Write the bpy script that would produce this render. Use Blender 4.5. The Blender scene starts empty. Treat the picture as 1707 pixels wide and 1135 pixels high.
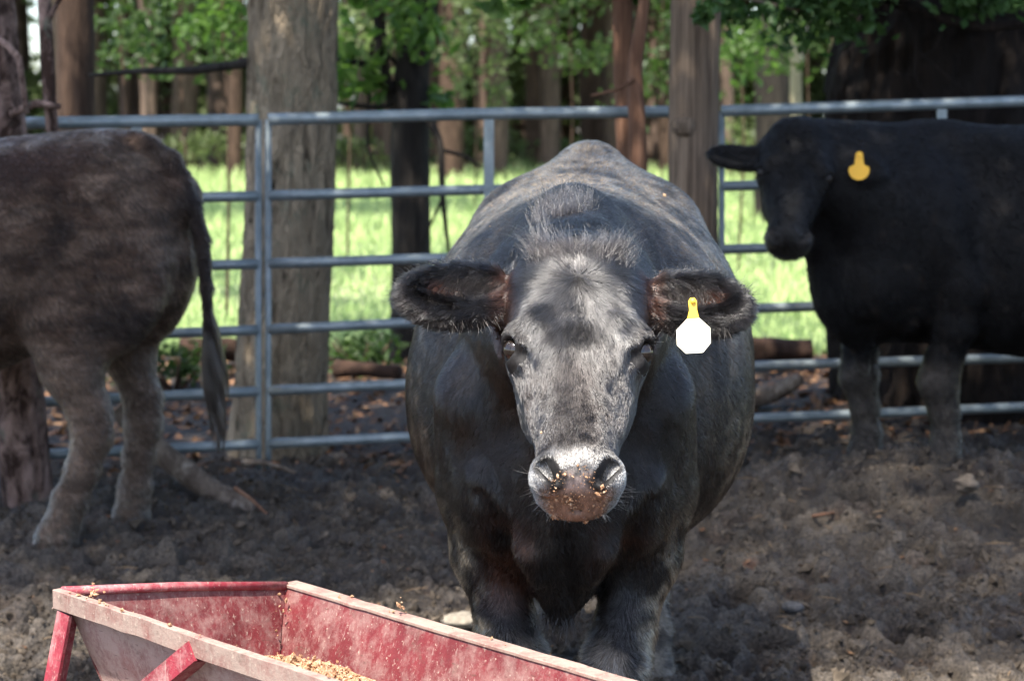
import bpy, math, random
import numpy as np
from mathutils import Vector, Matrix

random.seed(7)
RNG = np.random.default_rng(11)
scene = bpy.context.scene
COL = scene.collection
R = math.radians

# ------------------------------------------------------------------ camera
F = 3419.0                      # focal length in photo pixels (1707 wide)
PITCH = math.atan((567.5 - 183.0) / F)
CAM_H = 1.5
cam_data = bpy.data.cameras.new("camera")
cam = bpy.data.objects.new("camera", cam_data)
COL.objects.link(cam)
cam.location = (0, 0, CAM_H)
cam.rotation_euler = (R(90) - PITCH, 0, 0)
cam_data.sensor_fit = 'HORIZONTAL'
cam_data.sensor_width = 23.6
cam_data.lens = 23.6 * F / 1707.0
cam_data.clip_start = 0.05
cam_data.clip_end = 1000
cam_data.dof.use_dof = True
cam_data.dof.focus_distance = 3.55
cam_data.dof.aperture_fstop = 3.8
scene.camera = cam

# ------------------------------------------------------------------ light
SUN = np.array([-0.21, -0.42, 0.885]); SUN = SUN / np.linalg.norm(SUN)
world = bpy.data.worlds.new("World")
scene.world = world
world.use_nodes = True
wn = world.node_tree.nodes; wl = world.node_tree.links
bg = wn['Background']
sky = wn.new('ShaderNodeTexSky')
sky.sky_type = 'NISHITA'
sky.sun_disc = False
sky.dust_density = 1.7
sky.air_density = 0.85
sky.ozone_density = 1.0
sky.sun_elevation = math.asin(SUN[2])
sky.sun_rotation = math.atan2(SUN[0], SUN[1])
wl.new(sky.outputs[0], bg.inputs[0])
bg.inputs[1].default_value = 0.15
sd = bpy.data.lights.new("sun", 'SUN')
sd.energy = 5.0
sd.angle = R(0.53)
sd.color = (1.0, 0.95, 0.86)
sun = bpy.data.objects.new("sun", sd)
COL.objects.link(sun)
sun.rotation_euler = Vector((-SUN[0], -SUN[1], -SUN[2])).to_track_quat('-Z', 'Y').to_euler()
sun.location = (0, 0, 30)

scene.view_settings.view_transform = 'Standard'
scene.view_settings.look = 'None'
scene.view_settings.exposure = 1.65
scene.view_settings.gamma = 1.0
scene.render.engine = 'CYCLES'
scene.cycles.use_denoising = True
scene.cycles.max_bounces = 8
scene.cycles.diffuse_bounces = 3
scene.cycles.glossy_bounces = 2
scene.cycles.transmission_bounces = 3
scene.cycles.transparent_max_bounces = 8
scene.cycles.sample_clamp_indirect = 6.0


# ------------------------------------------------------------------ helpers
def at(px, py, y):
    """world point on the plane Y=y seen at photo pixel px, py"""
    dx = (px - 853.5) / F
    dy = -(py - 567.5) / F
    sp, cp = math.sin(PITCH), math.cos(PITCH)
    d = np.array([dx, cp + dy * sp, -sp + dy * cp])
    return np.array([0, 0, CAM_H]) + d * (y / d[1])


def on_z(px, py, z):
    dx = (px - 853.5) / F
    dy = -(py - 567.5) / F
    sp, cp = math.sin(PITCH), math.cos(PITCH)
    d = np.array([dx, cp + dy * sp, -sp + dy * cp])
    return np.array([0, 0, CAM_H]) + d * ((z - CAM_H) / d[2])


def vnoise(P, seed=0):
    """value noise in 0..1 on (N,3) points"""
    P = np.asarray(P, dtype=np.float64)
    i = np.floor(P).astype(np.int64)
    f = P - i
    f = f * f * (3 - 2 * f)

    def hsh(a, b, c):
        h = (a * 374761393 + b * 668265263 + c * 2147483647 + seed * 1274126177) & 0xFFFFFFFF
        h = ((h ^ (h >> 13)) * 1274126177) & 0xFFFFFFFF
        h = ((h ^ (h >> 16)) * 2246822519) & 0xFFFFFFFF
        return ((h ^ (h >> 15)) & 0xFFFFFF) / float(0xFFFFFF)
    out = 0
    for dx in (0, 1):
        wx = f[:, 0] if dx else 1 - f[:, 0]
        for dy in (0, 1):
            wy = f[:, 1] if dy else 1 - f[:, 1]
            for dz in (0, 1):
                wz = f[:, 2] if dz else 1 - f[:, 2]
                out = out + wx * wy * wz * hsh(i[:, 0] + dx, i[:, 1] + dy, i[:, 2] + dz)
    return out


def fbm(P, oct=3, seed=0, gain=0.5):
    P = np.asarray(P, dtype=np.float64)
    s, a, t = 0, 1.0, 0
    for k in range(oct):
        s = s + a * vnoise(P * (2.03 ** k) + k * 17.3, seed + k)
        t += a
        a *= gain
    return s / t


def sstep(a, b, x):
    t = np.clip((x - a) / (b - a), 0, 1)
    return t * t * (3 - 2 * t)


def mesh_np(name, V, Fc, mat=None, parent=None, smooth=True, mat_idx=None, col=None):
    """V (n,3); Fc an (m,3|4) array, or a list of such arrays"""
    V = np.asarray(V, dtype=np.float32)
    if not isinstance(Fc, (list, tuple)):
        Fc = [Fc]
    Fc = [np.asarray(f, dtype=np.int32) for f in Fc if len(f)]
    me = bpy.data.meshes.new(name)
    me.vertices.add(len(V))
    me.vertices.foreach_set('co', V.ravel())
    nl = sum(f.size for f in Fc)
    npoly = sum(len(f) for f in Fc)
    me.loops.add(nl)
    me.polygons.add(npoly)
    me.loops.foreach_set('vertex_index', np.concatenate([f.ravel() for f in Fc]))
    tot = np.concatenate([np.full(len(f), f.shape[1], dtype=np.int32) for f in Fc])
    start = np.concatenate([[0], np.cumsum(tot)[:-1]]).astype(np.int32)
    me.polygons.foreach_set('loop_start', start)
    me.polygons.foreach_set('loop_total', tot)
    me.polygons.foreach_set('use_smooth', np.full(npoly, smooth, dtype=bool))
    if mat is not None:
        for m in (mat if isinstance(mat, (list, tuple)) else [mat]):
            me.materials.append(m)
    if mat_idx is not None:
        me.polygons.foreach_set('material_index', np.asarray(mat_idx, dtype=np.int32))
    me.update(calc_edges=True)
    if col is not None:
        ca = me.color_attributes.new('Col', 'FLOAT_COLOR', 'POINT')
        c4 = np.ones((len(V), 4), dtype=np.float32)
        c4[:, :3] = col
        ca.data.foreach_set('color', c4.ravel())
    o = bpy.data.objects.new(name, me)
    COL.objects.link(o)
    if parent is not None:
        o.parent = parent
    return o


def empty(name, loc=(0, 0, 0), rz=0.0):
    o = bpy.data.objects.new(name, None)
    COL.objects.link(o)
    o.location = loc
    o.rotation_euler = (0, 0, rz)
    o.empty_display_size = 0.2
    return o


def tag(o, label=None, cat=None, group=None, kind=None):
    if label: o['label'] = label
    if cat: o['category'] = cat
    if group: o['group'] = group
    if kind: o['kind'] = kind
    return o


class MB:
    """collects simple solids into one mesh"""
    def __init__(s):
        s.v, s.q, s.t, s.n = [], [], [], 0

    def add(s, V, Q=None, T=None):
        V = np.asarray(V, dtype=float)
        if Q is not None and len(Q): s.q.append(np.asarray(Q) + s.n)
        if T is not None and len(T): s.t.append(np.asarray(T) + s.n)
        s.v.append(V); s.n += len(V)

    def hexa(s, c8):
        """eight corners: bottom loop then top loop"""
        s.add(c8, [[0, 3, 2, 1], [4, 5, 6, 7], [0, 1, 5, 4], [1, 2, 6, 5], [2, 3, 7, 6], [3, 0, 4, 7]])

    def bar(s, a, b, w, h, up=(0, 0, 1)):
        a, b = np.array(a, float), np.array(b, float)
        d = b - a; d /= np.linalg.norm(d)
        up = np.array(up, float)
        x = np.cross(d, up); x /= np.linalg.norm(x)
        z = np.cross(x, d)
        o = [-x * w / 2 - z * h / 2, x * w / 2 - z * h / 2, x * w / 2 + z * h / 2, -x * w / 2 + z * h / 2]
        s.hexa([a + k for k in o] + [b + k for k in o])

    def tube(s, pts, rad, n=12, wob=0.0, seed=0, cap=True):
        pts = np.array(pts, float)
        rad = np.full(len(pts), rad) if np.isscalar(rad) else np.array(rad, float)
        m = len(pts)
        tan = np.gradient(pts, axis=0)
        tan /= np.linalg.norm(tan, axis=1)[:, None] + 1e-9
        ref = np.array([0, 0, 1.0]) if abs(tan[0][2]) < 0.8 else np.array([0, 1.0, 0])
        V = []
        u = np.cross(ref, tan[0]); u /= np.linalg.norm(u)
        for i in range(m):
            u = u - tan[i] * np.dot(u, tan[i]); u /= np.linalg.norm(u)
            w = np.cross(tan[i], u)
            a = np.linspace(0, 2 * np.pi, n, endpoint=False)
            r = np.full(n, rad[i])
            if wob:
                r = r * (1 + wob * (vnoise(np.c_[np.cos(a) * 1.5 + seed, np.sin(a) * 1.5, np.full(n, i * 0.35)], seed) - 0.5) * 2)
            V.append(pts[i] + np.outer(np.cos(a) * r, u) + np.outer(np.sin(a) * r, w))
        V = np.concatenate(V)
        i, j = np.meshgrid(np.arange(m - 1), np.arange(n), indexing='ij')
        j2 = (j + 1) % n
        Q = np.stack([i * n + j, i * n + j2, (i + 1) * n + j2, (i + 1) * n + j], -1).reshape(-1, 4)
        T = []
        if cap:
            V = np.concatenate([V, pts[:1], pts[-1:]])
            a, b = m * n, m * n + 1
            for k in range(n):
                T.append([a, (k + 1) % n, k])
                T.append([b, (m - 1) * n + k, (m - 1) * n + (k + 1) % n])
        s.add(V, Q, T)

    def build(s, name, mat, parent=None, smooth=False, loc=None):
        V = np.concatenate(s.v)
        if loc is not None: V = V - np.array(loc)
        fs = []
        if s.q: fs.append(np.concatenate(s.q))
        if s.t: fs.append(np.concatenate(s.t))
        return mesh_np(name, V, fs, mat, parent, smooth)


def bevel(o, w=0.004, seg=2):
    m = o.modifiers.new('bevel', 'BEVEL')
    m.width = w; m.segments = seg; m.limit_method = 'ANGLE'
    return o


# ------------------------------------------------------------------ materials
class NT:
    def __init__(s, name):
        s.m = bpy.data.materials.new(name)
        s.m.use_nodes = True
        s.n = s.m.node_tree.nodes; s.l = s.m.node_tree.links
        s.b = s.n['Principled BSDF']
        s.out = s.n['Material Output']

    def __call__(s, typ, **kw):
        nd = s.n.new('ShaderNode' + typ)
        for k, v in kw.items():
            if k in nd.inputs: s.set(nd.inputs[k], v)
            else: setattr(nd, k, v)
        return nd

    def set(s, sock, v):
        if isinstance(v, bpy.types.NodeSocket): s.l.new(v, sock)
        elif isinstance(v, tuple) and len(v) == 3 and sock.type == 'RGBA': sock.default_value = (*v, 1)
        else: sock.default_value = v

    def pos(s, scale=(1, 1, 1), coord='Position'):
        if coord == 'Position': src = s('NewGeometry').outputs['Position']
        else: src = s('TexCoord').outputs[coord]
        mp = s('Mapping'); s.l.new(src, mp.inputs[0]); mp.inputs['Scale'].default_value = scale
        return mp.outputs[0]

    def noise(s, vec, scale=5, detail=4, rough=0.55, dist=0.0):
        nd = s('TexNoise'); s.l.new(vec, nd.inputs['Vector'])
        nd.inputs['Scale'].default_value = scale; nd.inputs['Detail'].default_value = detail
        nd.inputs['Roughness'].default_value = rough; nd.inputs['Distortion'].default_value = dist
        return nd.outputs['Fac']

    def ramp(s, fac, stops):
        r = s('ValToRGB'); s.l.new(fac, r.inputs[0])
        e = r.color_ramp.elements
        while len(e) < len(stops): e.new(0.5)
        for k, (p, c) in enumerate(stops):
            e[k].position = p
            e[k].color = (*c, 1) if isinstance(c, tuple) else (c, c, c, 1)
        return r.outputs[0]

    def mix(s, fac, a, b, blend='MIX'):
        m = s('Mix', data_type='RGBA', blend_type=blend)
        s.set(m.inputs[0], fac); s.set(m.inputs[6], a); s.set(m.inputs[7], b)
        return m.outputs[2]

    def math(s, op, a, b=0.0, c=0.0, clamp=False):
        m = s('Math', operation=op, use_clamp=clamp)
        s.set(m.inputs[0], a); s.set(m.inputs[1], b); s.set(m.inputs[2], c)
        return m.outputs[0]

    def mapr(s, v, a, b, c=0.0, d=1.0):
        m = s('MapRange'); s.set(m.inputs[0], v)
        for k, x in zip((1, 2, 3, 4), (a, b, c, d)): m.inputs[k].default_value = x
        return m.outputs[0]

    def bump(s, h, strength=0.5, dist=0.01, normal=None):
        b = s('Bump'); s.l.new(h, b.inputs['Height'])
        b.inputs['Strength'].default_value = strength; b.inputs['Distance'].default_value = dist
        if normal is not None: s.l.new(normal, b.inputs['Normal'])
        return b.outputs[0]

    def done(s, color=None, rough=0.7, normal=None, spec=0.5, metal=0.0):
        if color is not None: s.set(s.b.inputs['Base Color'], color)
        s.set(s.b.inputs['Roughness'], rough); s.set(s.b.inputs['Metallic'], metal)
        s.set(s.b.inputs['Specular IOR Level'], spec)
        if normal is not None: s.l.new(normal, s.b.inputs['Normal'])
        return s.m


def bark_mat(name, dark, light, sx=14, sz=1.6, lichen=None, strength=0.9, dist=0.03, rough=0.9, sharp=.17, ridged=False):
    t = NT(name)
    p = t.pos((1, 1, sz / sx), 'Object')
    n1 = t.noise(p, sx, 6, 0.65, 0.6)
    if ridged: n1 = t.math('SUBTRACT', 1.0, t.math('ABSOLUTE', t.math('MULTIPLY_ADD', t.noise(p, sx * .8, 5, 0.6, 0.5), 3.2, -1.6)), 0, True)
    n2 = t.noise(p, sx * 3.7, 4, 0.6, 0.3)
    big = t.noise(t.pos((1, 1, 0.5), 'Object'), 2.3, 3)
    c = t.ramp(n1, [(0.5 - sharp, dark), (0.5, tuple(0.5 * (a + b) for a, b in zip(dark, light))), (0.5 + sharp, light)])
    c = t.mix(t.mapr(n2, 0.3, 0.7, 0.35, 0.0), c, tuple(x * 0.4 for x in dark))
    c = t.mix(t.mapr(big, 0.4, 0.65, 0.0, 0.45), c, tuple(x * 0.7 for x in dark))
    if lichen:
        l = t.noise(t.pos((1, 1, 0.7), 'Object'), 9, 5, 0.7)
        c = t.mix(t.mapr(l, 0.56, 0.68, 0.0, 0.8), c, lichen)
    h = t.math('ADD', t.math('MULTIPLY', n1, 1.0), t.math('MULTIPLY', n2, 0.35))
    return t.done(c, rough, t.bump(h, strength, dist), 0.15)


def leaf_mat(name, c1, c2, trans, rough=0.5, tw=0.45):
    t = NT(name)
    oi = t.noise(t.pos((1, 1, 1)), 1.7, 4, 0.6)
    rnd = t('TexWhiteNoise', noise_dimensions='3D')
    sn = t('VectorMath', operation='SNAP')
    t.l.new(t.pos((1, 1, 1)), sn.inputs[0]); sn.inputs[1].default_value = (0.09, 0.09, 0.09)
    t.l.new(sn.outputs[0], rnd.inputs['Vector'])
    f = t.math('ADD', t.math('MULTIPLY', oi, 0.7), t.math('MULTIPLY', rnd.outputs['Value'], 0.45))
    c = t.mix(t.mapr(f, 0.3, 0.85), c1, c2)
    t.done(c, rough, None, 0.35)
    tr = t('BsdfTranslucent'); t.l.new(t.mix(0.5, c, trans), tr.inputs[0])
    ms = t('MixShader'); ms.inputs[0].default_value = tw
    t.l.new(t.b.outputs[0], ms.inputs[1]); t.l.new(tr.outputs[0], ms.inputs[2])
    t.l.new(ms.outputs[0], t.out.inputs[0])
    return t.m


def plain(name, col, rough=0.6, spec=0.5, vary=0.25, scale=30, bump=0.0):
    t = NT(name)
    n = t.noise(t.pos((1, 1, 1), 'Object'), scale, 4)
    c = t.mix(t.mapr(n, 0.3, 0.7), tuple(x * (1 - vary) for x in col), tuple(min(1, x * (1 + vary)) for x in col))
    return t.done(c, rough, t.bump(n, bump, 0.01) if bump else None, spec)
# ------------------------------------------------------------------ implicit modelling for the cattle
def smin(a, b, k):
    h = np.clip(0.5 + 0.5 * (b - a) / k, 0, 1)
    return b + (a - b) * h - k * h * (1 - h)


def smax(a, b, k):
    return -smin(-a, -b, k)


def rcone(p, a, b, ra, rb):
    a = np.asarray(a, dtype=np.float32); b = np.asarray(b, dtype=np.float32)
    ba = b - a
    pa = p - a
    h = np.clip((pa @ ba) / max(float(ba @ ba), 1e-9), 0, 1)
    return np.linalg.norm(pa - h[:, None] * ba, axis=1) - (ra + (rb - ra) * h)


def ell(p, c, r, ax=None):
    q = p - np.asarray(c, dtype=np.float32)
    if ax is not None: q = q @ np.asarray(ax, dtype=np.float32).T      # rows of ax are the local axes
    r = np.asarray(r, dtype=np.float32)
    k0 = np.linalg.norm(q / r, axis=1)
    k1 = np.linalg.norm(q / (r * r), axis=1)
    return k0 * (k0 - 1) / np.maximum(k1, 1e-6)


def chain(p, pts, k=0.02):
    d = None
    for (a, ra), (b, rb) in zip(pts[:-1], pts[1:]):
        e = rcone(p, a, b, ra, rb)
        d = e if d is None else smin(d, e, k)
    return d


def dens(st):
    st = np.array(st, float)
    t = st[:, 0]
    m = np.zeros_like(st)
    m[1:-1] = (st[2:] - st[:-2]) / (t[2:] - t[:-2])[:, None]
    m[0] = (st[1] - st[0]) / (t[1] - t[0]); m[-1] = (st[-1] - st[-2]) / (t[-1] - t[-2])
    T = np.linspace(t[0], t[-1], 160)
    i = np.clip(np.searchsorted(t, T, 'right') - 1, 0, len(t) - 2)
    h = (t[i + 1] - t[i]); s = (T - t[i]) / h
    s = s[:, None]; h = h[:, None]
    o = (2 * s**3 - 3 * s**2 + 1) * st[i] + (s**3 - 2 * s**2 + s) * h * m[i] + (-2 * s**3 + 3 * s**2) * st[i + 1] + (s**3 - s**2) * h * m[i + 1]
    o[:, 0] = T
    return o


def loft(t, x, z, st, kend=0.05):
    """st rows: t, cx, ztop, zbot, halfwidth, wide(0-1), p_upper, p_lower"""
    D = st
    g = [np.interp(t, D[:, 0], D[:, k]) for k in range(1, 8)]
    cx, zt, zb, hw, wf, pu, pl = g
    zc = zb + (zt - zb) * wf
    up = z > zc
    hz = np.where(up, zt - zc, zc - zb)
    pw = np.where(up, pu, pl)
    u = np.abs(x - cx); v = np.abs(z - zc)
    q = ((u / hw) ** pw + (v / hz) ** pw) ** (1 / pw)
    ln = np.sqrt(u * u + v * v)
    d = np.where(q > 1e-4, ln - ln / np.maximum(q, 1e-4), -np.minimum(hw, hz))
    d = np.maximum(d, -np.minimum(hw, hz))
    e = np.maximum(D[0, 0] - t, t - D[-1, 0])
    return smax(d, e, kend)


TORSO = dens([
    (0.02, 0, 1.06, 0.66, 0.150, .50, 2.0, 2.0),
    (0.12, 0, 1.18, 0.58, 0.165, .48, 2.0, 2.0),
    (0.28, 0, 1.30, 0.555, 0.195, .45, 1.9, 2.2),
    (0.45, 0, 1.335, 0.545, 0.212, .45, 1.75, 2.2),
    (0.70, 0, 1.325, 0.50, 0.370, .45, 1.85, 2.2),
    (0.95, 0, 1.335, 0.475, 0.398, .46, 1.95, 2.2),
    (1.15, 0, 1.365, 0.50, 0.395, .52, 1.80, 2.1),
    (1.32, 0, 1.395, 0.56, 0.335, .62, 1.62, 2.0),
    (1.50, 0, 1.385, 0.66, 0.265, .65, 1.75, 2.0),
    (1.64, 0, 1.330, 0.76, 0.190, .62, 2.0, 2.0),
    (1.72, 0, 1.220, 0.86, 0.100, .60, 2.0, 2.0)])

HEAD = dens([
    # u, cx, front, back, hw, wide, p front, p back
    (-.045, 0, -.075, -.140, .050, .55, 2.0, 2.0),
    (-.010, 0, -.030, -.175, .085, .55, 2.1, 2.0),
    (.045, 0, -.006, -.200, .106, .55, 2.4, 2.0),
    (.110, 0, .005, -.215, .112, .60, 2.7, 2.0),
    (.175, 0, .011, -.225, .110, .64, 2.8, 2.0),
    (.230, 0, .011, -.222, .100, .66, 2.7, 2.0),
    (.290, 0, .008, -.205, .086, .64, 2.5, 2.0),
    (.360, 0, .006, -.178, .074, .60, 2.3, 2.0),
    (.415, 0, .004, -.155, .068, .56, 2.2, 2.0),
    (.455, 0, .000, -.138, .070, .54, 2.5, 2.2),
    (.475, 0, -.012, -.126, .071, .54, 2.6, 2.3),
    (.490, 0, -.036, -.116, .062, .52, 2.4, 2.2),
    (.499, 0, -.064, -.106, .044, .50, 2.0, 2.0)])


def head_sdf(p, hd):
    P, u, v, w = hd['P'], hd['u'], hd['v'], hd['w']
    q = (p - P.astype(np.float32)) @ np.stack([v, u, w]).T.astype(np.float32)     # lateral, down the face, out of the face
    a = q.copy(); a[:, 0] = np.abs(q[:, 0])
    d = loft(q[:, 1], q[:, 0], q[:, 2], HEAD, 0.03)
    d = smin(d, ell(a, (.100, .208, -.050), (.026, .040, .045)), .03)           # eye bulge
    d = smin(d, rcone(a, (.070, .165, -.004), (.112, .192, -.036), .012, .014), .03)   # brow
    d = smin(d, ell(a, (.064, .225, -.150), (.034, .095, .062)), .05)            # cheek
    d = smin(d, rcone(a, (.086, .262, -.062), (.062, .36, -.050), .011, .010), .03)
    d = smin(d, rcone(a, (0, .24, -.012), (0, .44, -.012), .026, .024), .06)     # nose bridge
    d = smin(d, ell(a, (0, .460, -.044), (.070, .030, .046)), .02)               # nose pad
    d = smin(d, ell(a, (.051, .464, -.024), (.027, .036, .031)), .018)           # nostril wing
    d = smin(d, ell(a, (0, .472, -.104), (.048, .028, .028)), .02)               # chin
    d = smax(d, -rcone(a, (.055, .454, .005), (.034, .484, .000), .015, .011), .007)    # nostrils
    d = smax(d, -rcone(a, (.060, .452, -.012), (.040, .482, -.024), .009, .008), .008)
    d = smax(d, -rcone(a, (.0, .497, -.080), (.075, .462, -.092), .004, .004), .006)      # mouth
    d = smax(d, -rcone(a, (.098, .236, -.012), (.064, .315, .006), .011, .008), .016)    # tear groove
    d = smax(d, -ell(a, (.122, .212, -.030), (.022, .017, .022)), .006)           # eye socket
    # ears
    for sgn in (1, -1):
        b = q.copy(); b[:, 0] *= sgn
        e = hd['ear'][0 if sgn > 0 else 1]
        ax = np.array(e['ax'])
        f = smin(rcone(b, (.095, .075, -.10), e['c'] - ax[0] * .055, .034, .030),
                 ell(b, e['c'], e['r'], ax), .035)
        f = smax(f, -ell(b, e['c'] + ax[0] * -.006 + ax[2] * e['r'][2] * .95, (e['r'][0] * .78, e['r'][1] * .62, e['r'][2] * 1.05), ax), .012)
        f = smax(f, -rcone(b, e['c'] - ax[0] * .10 + ax[2] * .034, e['c'] + ax[2] * .02, .010, .022), .012)
        d = smin(d, f, .022)
    return d


def ear(c, r, droop=0.0, pitch=0.0):
    """c in the head frame (lateral, down, out); opening faces out of the face"""
    a0 = np.array([math.cos(droop), math.sin(droop), 0.0])
    a1 = np.array([-math.sin(droop) * math.cos(pitch), math.cos(droop) * math.cos(pitch), math.sin(pitch)])
    a2 = np.cross(a0, a1)
    return dict(c=np.array(c, float), r=np.array(r, float), ax=np.stack([a0, a1, a2]))


def head_frame(P, M, lat=(1, 0, 0), ears=None):
    P = np.array(P, float); u = np.array(M, float) - P
    u /= np.linalg.norm(u)
    v = np.array(lat, float); v -= u * np.dot(u, v); v /= np.linalg.norm(v)
    w = np.cross(u, v)
    if ears is None:
        ears = (ear((.205, .085, -.100), (.100, .052, .026), .10, .10),) * 2
    return dict(P=P, u=u, v=v, w=w, ear=ears)


def cow_sdf(p, po):
    p = p.astype(np.float32)
    hd = po['head']
    x, y, z = p[:, 0], p[:, 1], p[:, 2]
    d = loft(y, x, z, po.get('torso', TORSO), 0.10)
    a = p.copy(); a[:, 0] = np.abs(x)
    # shoulder blades, chest, hips, rump
    d = smin(d, ell(a, (.118, .28, .92), (.092, .165, .30)), .06)
    d = smin(d, ell(a, (0, .13, .80), (.145, .17, .25)), .07)
    d = smin(d, ell(a, (.150, .13, .80), (.066, .10, .15)), .06)
    d = smin(d, ell(a, (.185, 1.30, 1.235), (.055, .085, .05)), .10)
    d = smin(d, ell(a, (.105, 1.645, 1.20), (.05, .06, .07)), .08)
    d = smin(d, ell(p, (0, 1.46, 1.372), (.055, .11, .042)), .07)
    # neck
    hb = hd['P'] + hd['u'] * .11 - hd['w'] * .13
    ht = hd['P'] + hd['u'] * .02 - hd['w'] * .10
    n0 = po.get('neck0', (0, .32, 1.00))
    d = smin(d, rcone(p, n0, hb, po.get('neckr', .265), .125), .07)
    d = smin(d, rcone(a, (.04, .10, 1.13), (.100, .20, .80), .120, .085), .12)
    d = smin(d, rcone(p, (0, .42, 1.23), ht, .085, .065), .10)
    # dewlap and brisket
    jaw = hd['P'] + hd['u'] * .22 - hd['w'] * .20
    d = smin(d, rcone(p, jaw, (0, .06, .80), .045, .075), .06)
    bt = po.get('brisket', (-.015, .10, .565))
    d = smin(d, rcone(p, (0, .10, .80), bt, .074, .022), .05)
    for cr in po.get('creases', []):
        d = smin(d, chain(p, cr, .01), .034)
    for g in po.get('grooves', []):
        d = smax(d, -chain(p, g, .01), .022)
    # legs
    for lg in po['front']:
        d = smin(d, chain(p, lg, .03), .035)
    for lg in po['hind']:
        d = smin(d, chain(p, lg, .035), .05)
    for th in po['thigh']:
        d = smin(d, ell(p, *th), .07)
    d = smin(d, chain(p, po['tail'], .02), .025)
    d = smax(d, -(z - po.get('floor', 0.0)), .01)
    d = smin(d, head_sdf(p, hd), .035)
    return d


def axis(lo, hi, fine, coarse, flo, fhi):
    L = []
    if flo > lo: L.append(np.linspace(lo, flo, max(2, int(round((flo - lo) / coarse)) + 1))[:-1])
    L.append(np.linspace(flo, fhi, max(2, int(round((fhi - flo) / fine)) + 1)))
    if hi > fhi: L.append(np.linspace(fhi, hi, max(2, int(round((hi - fhi) / coarse)) + 1))[1:])
    return np.concatenate(L)


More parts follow.
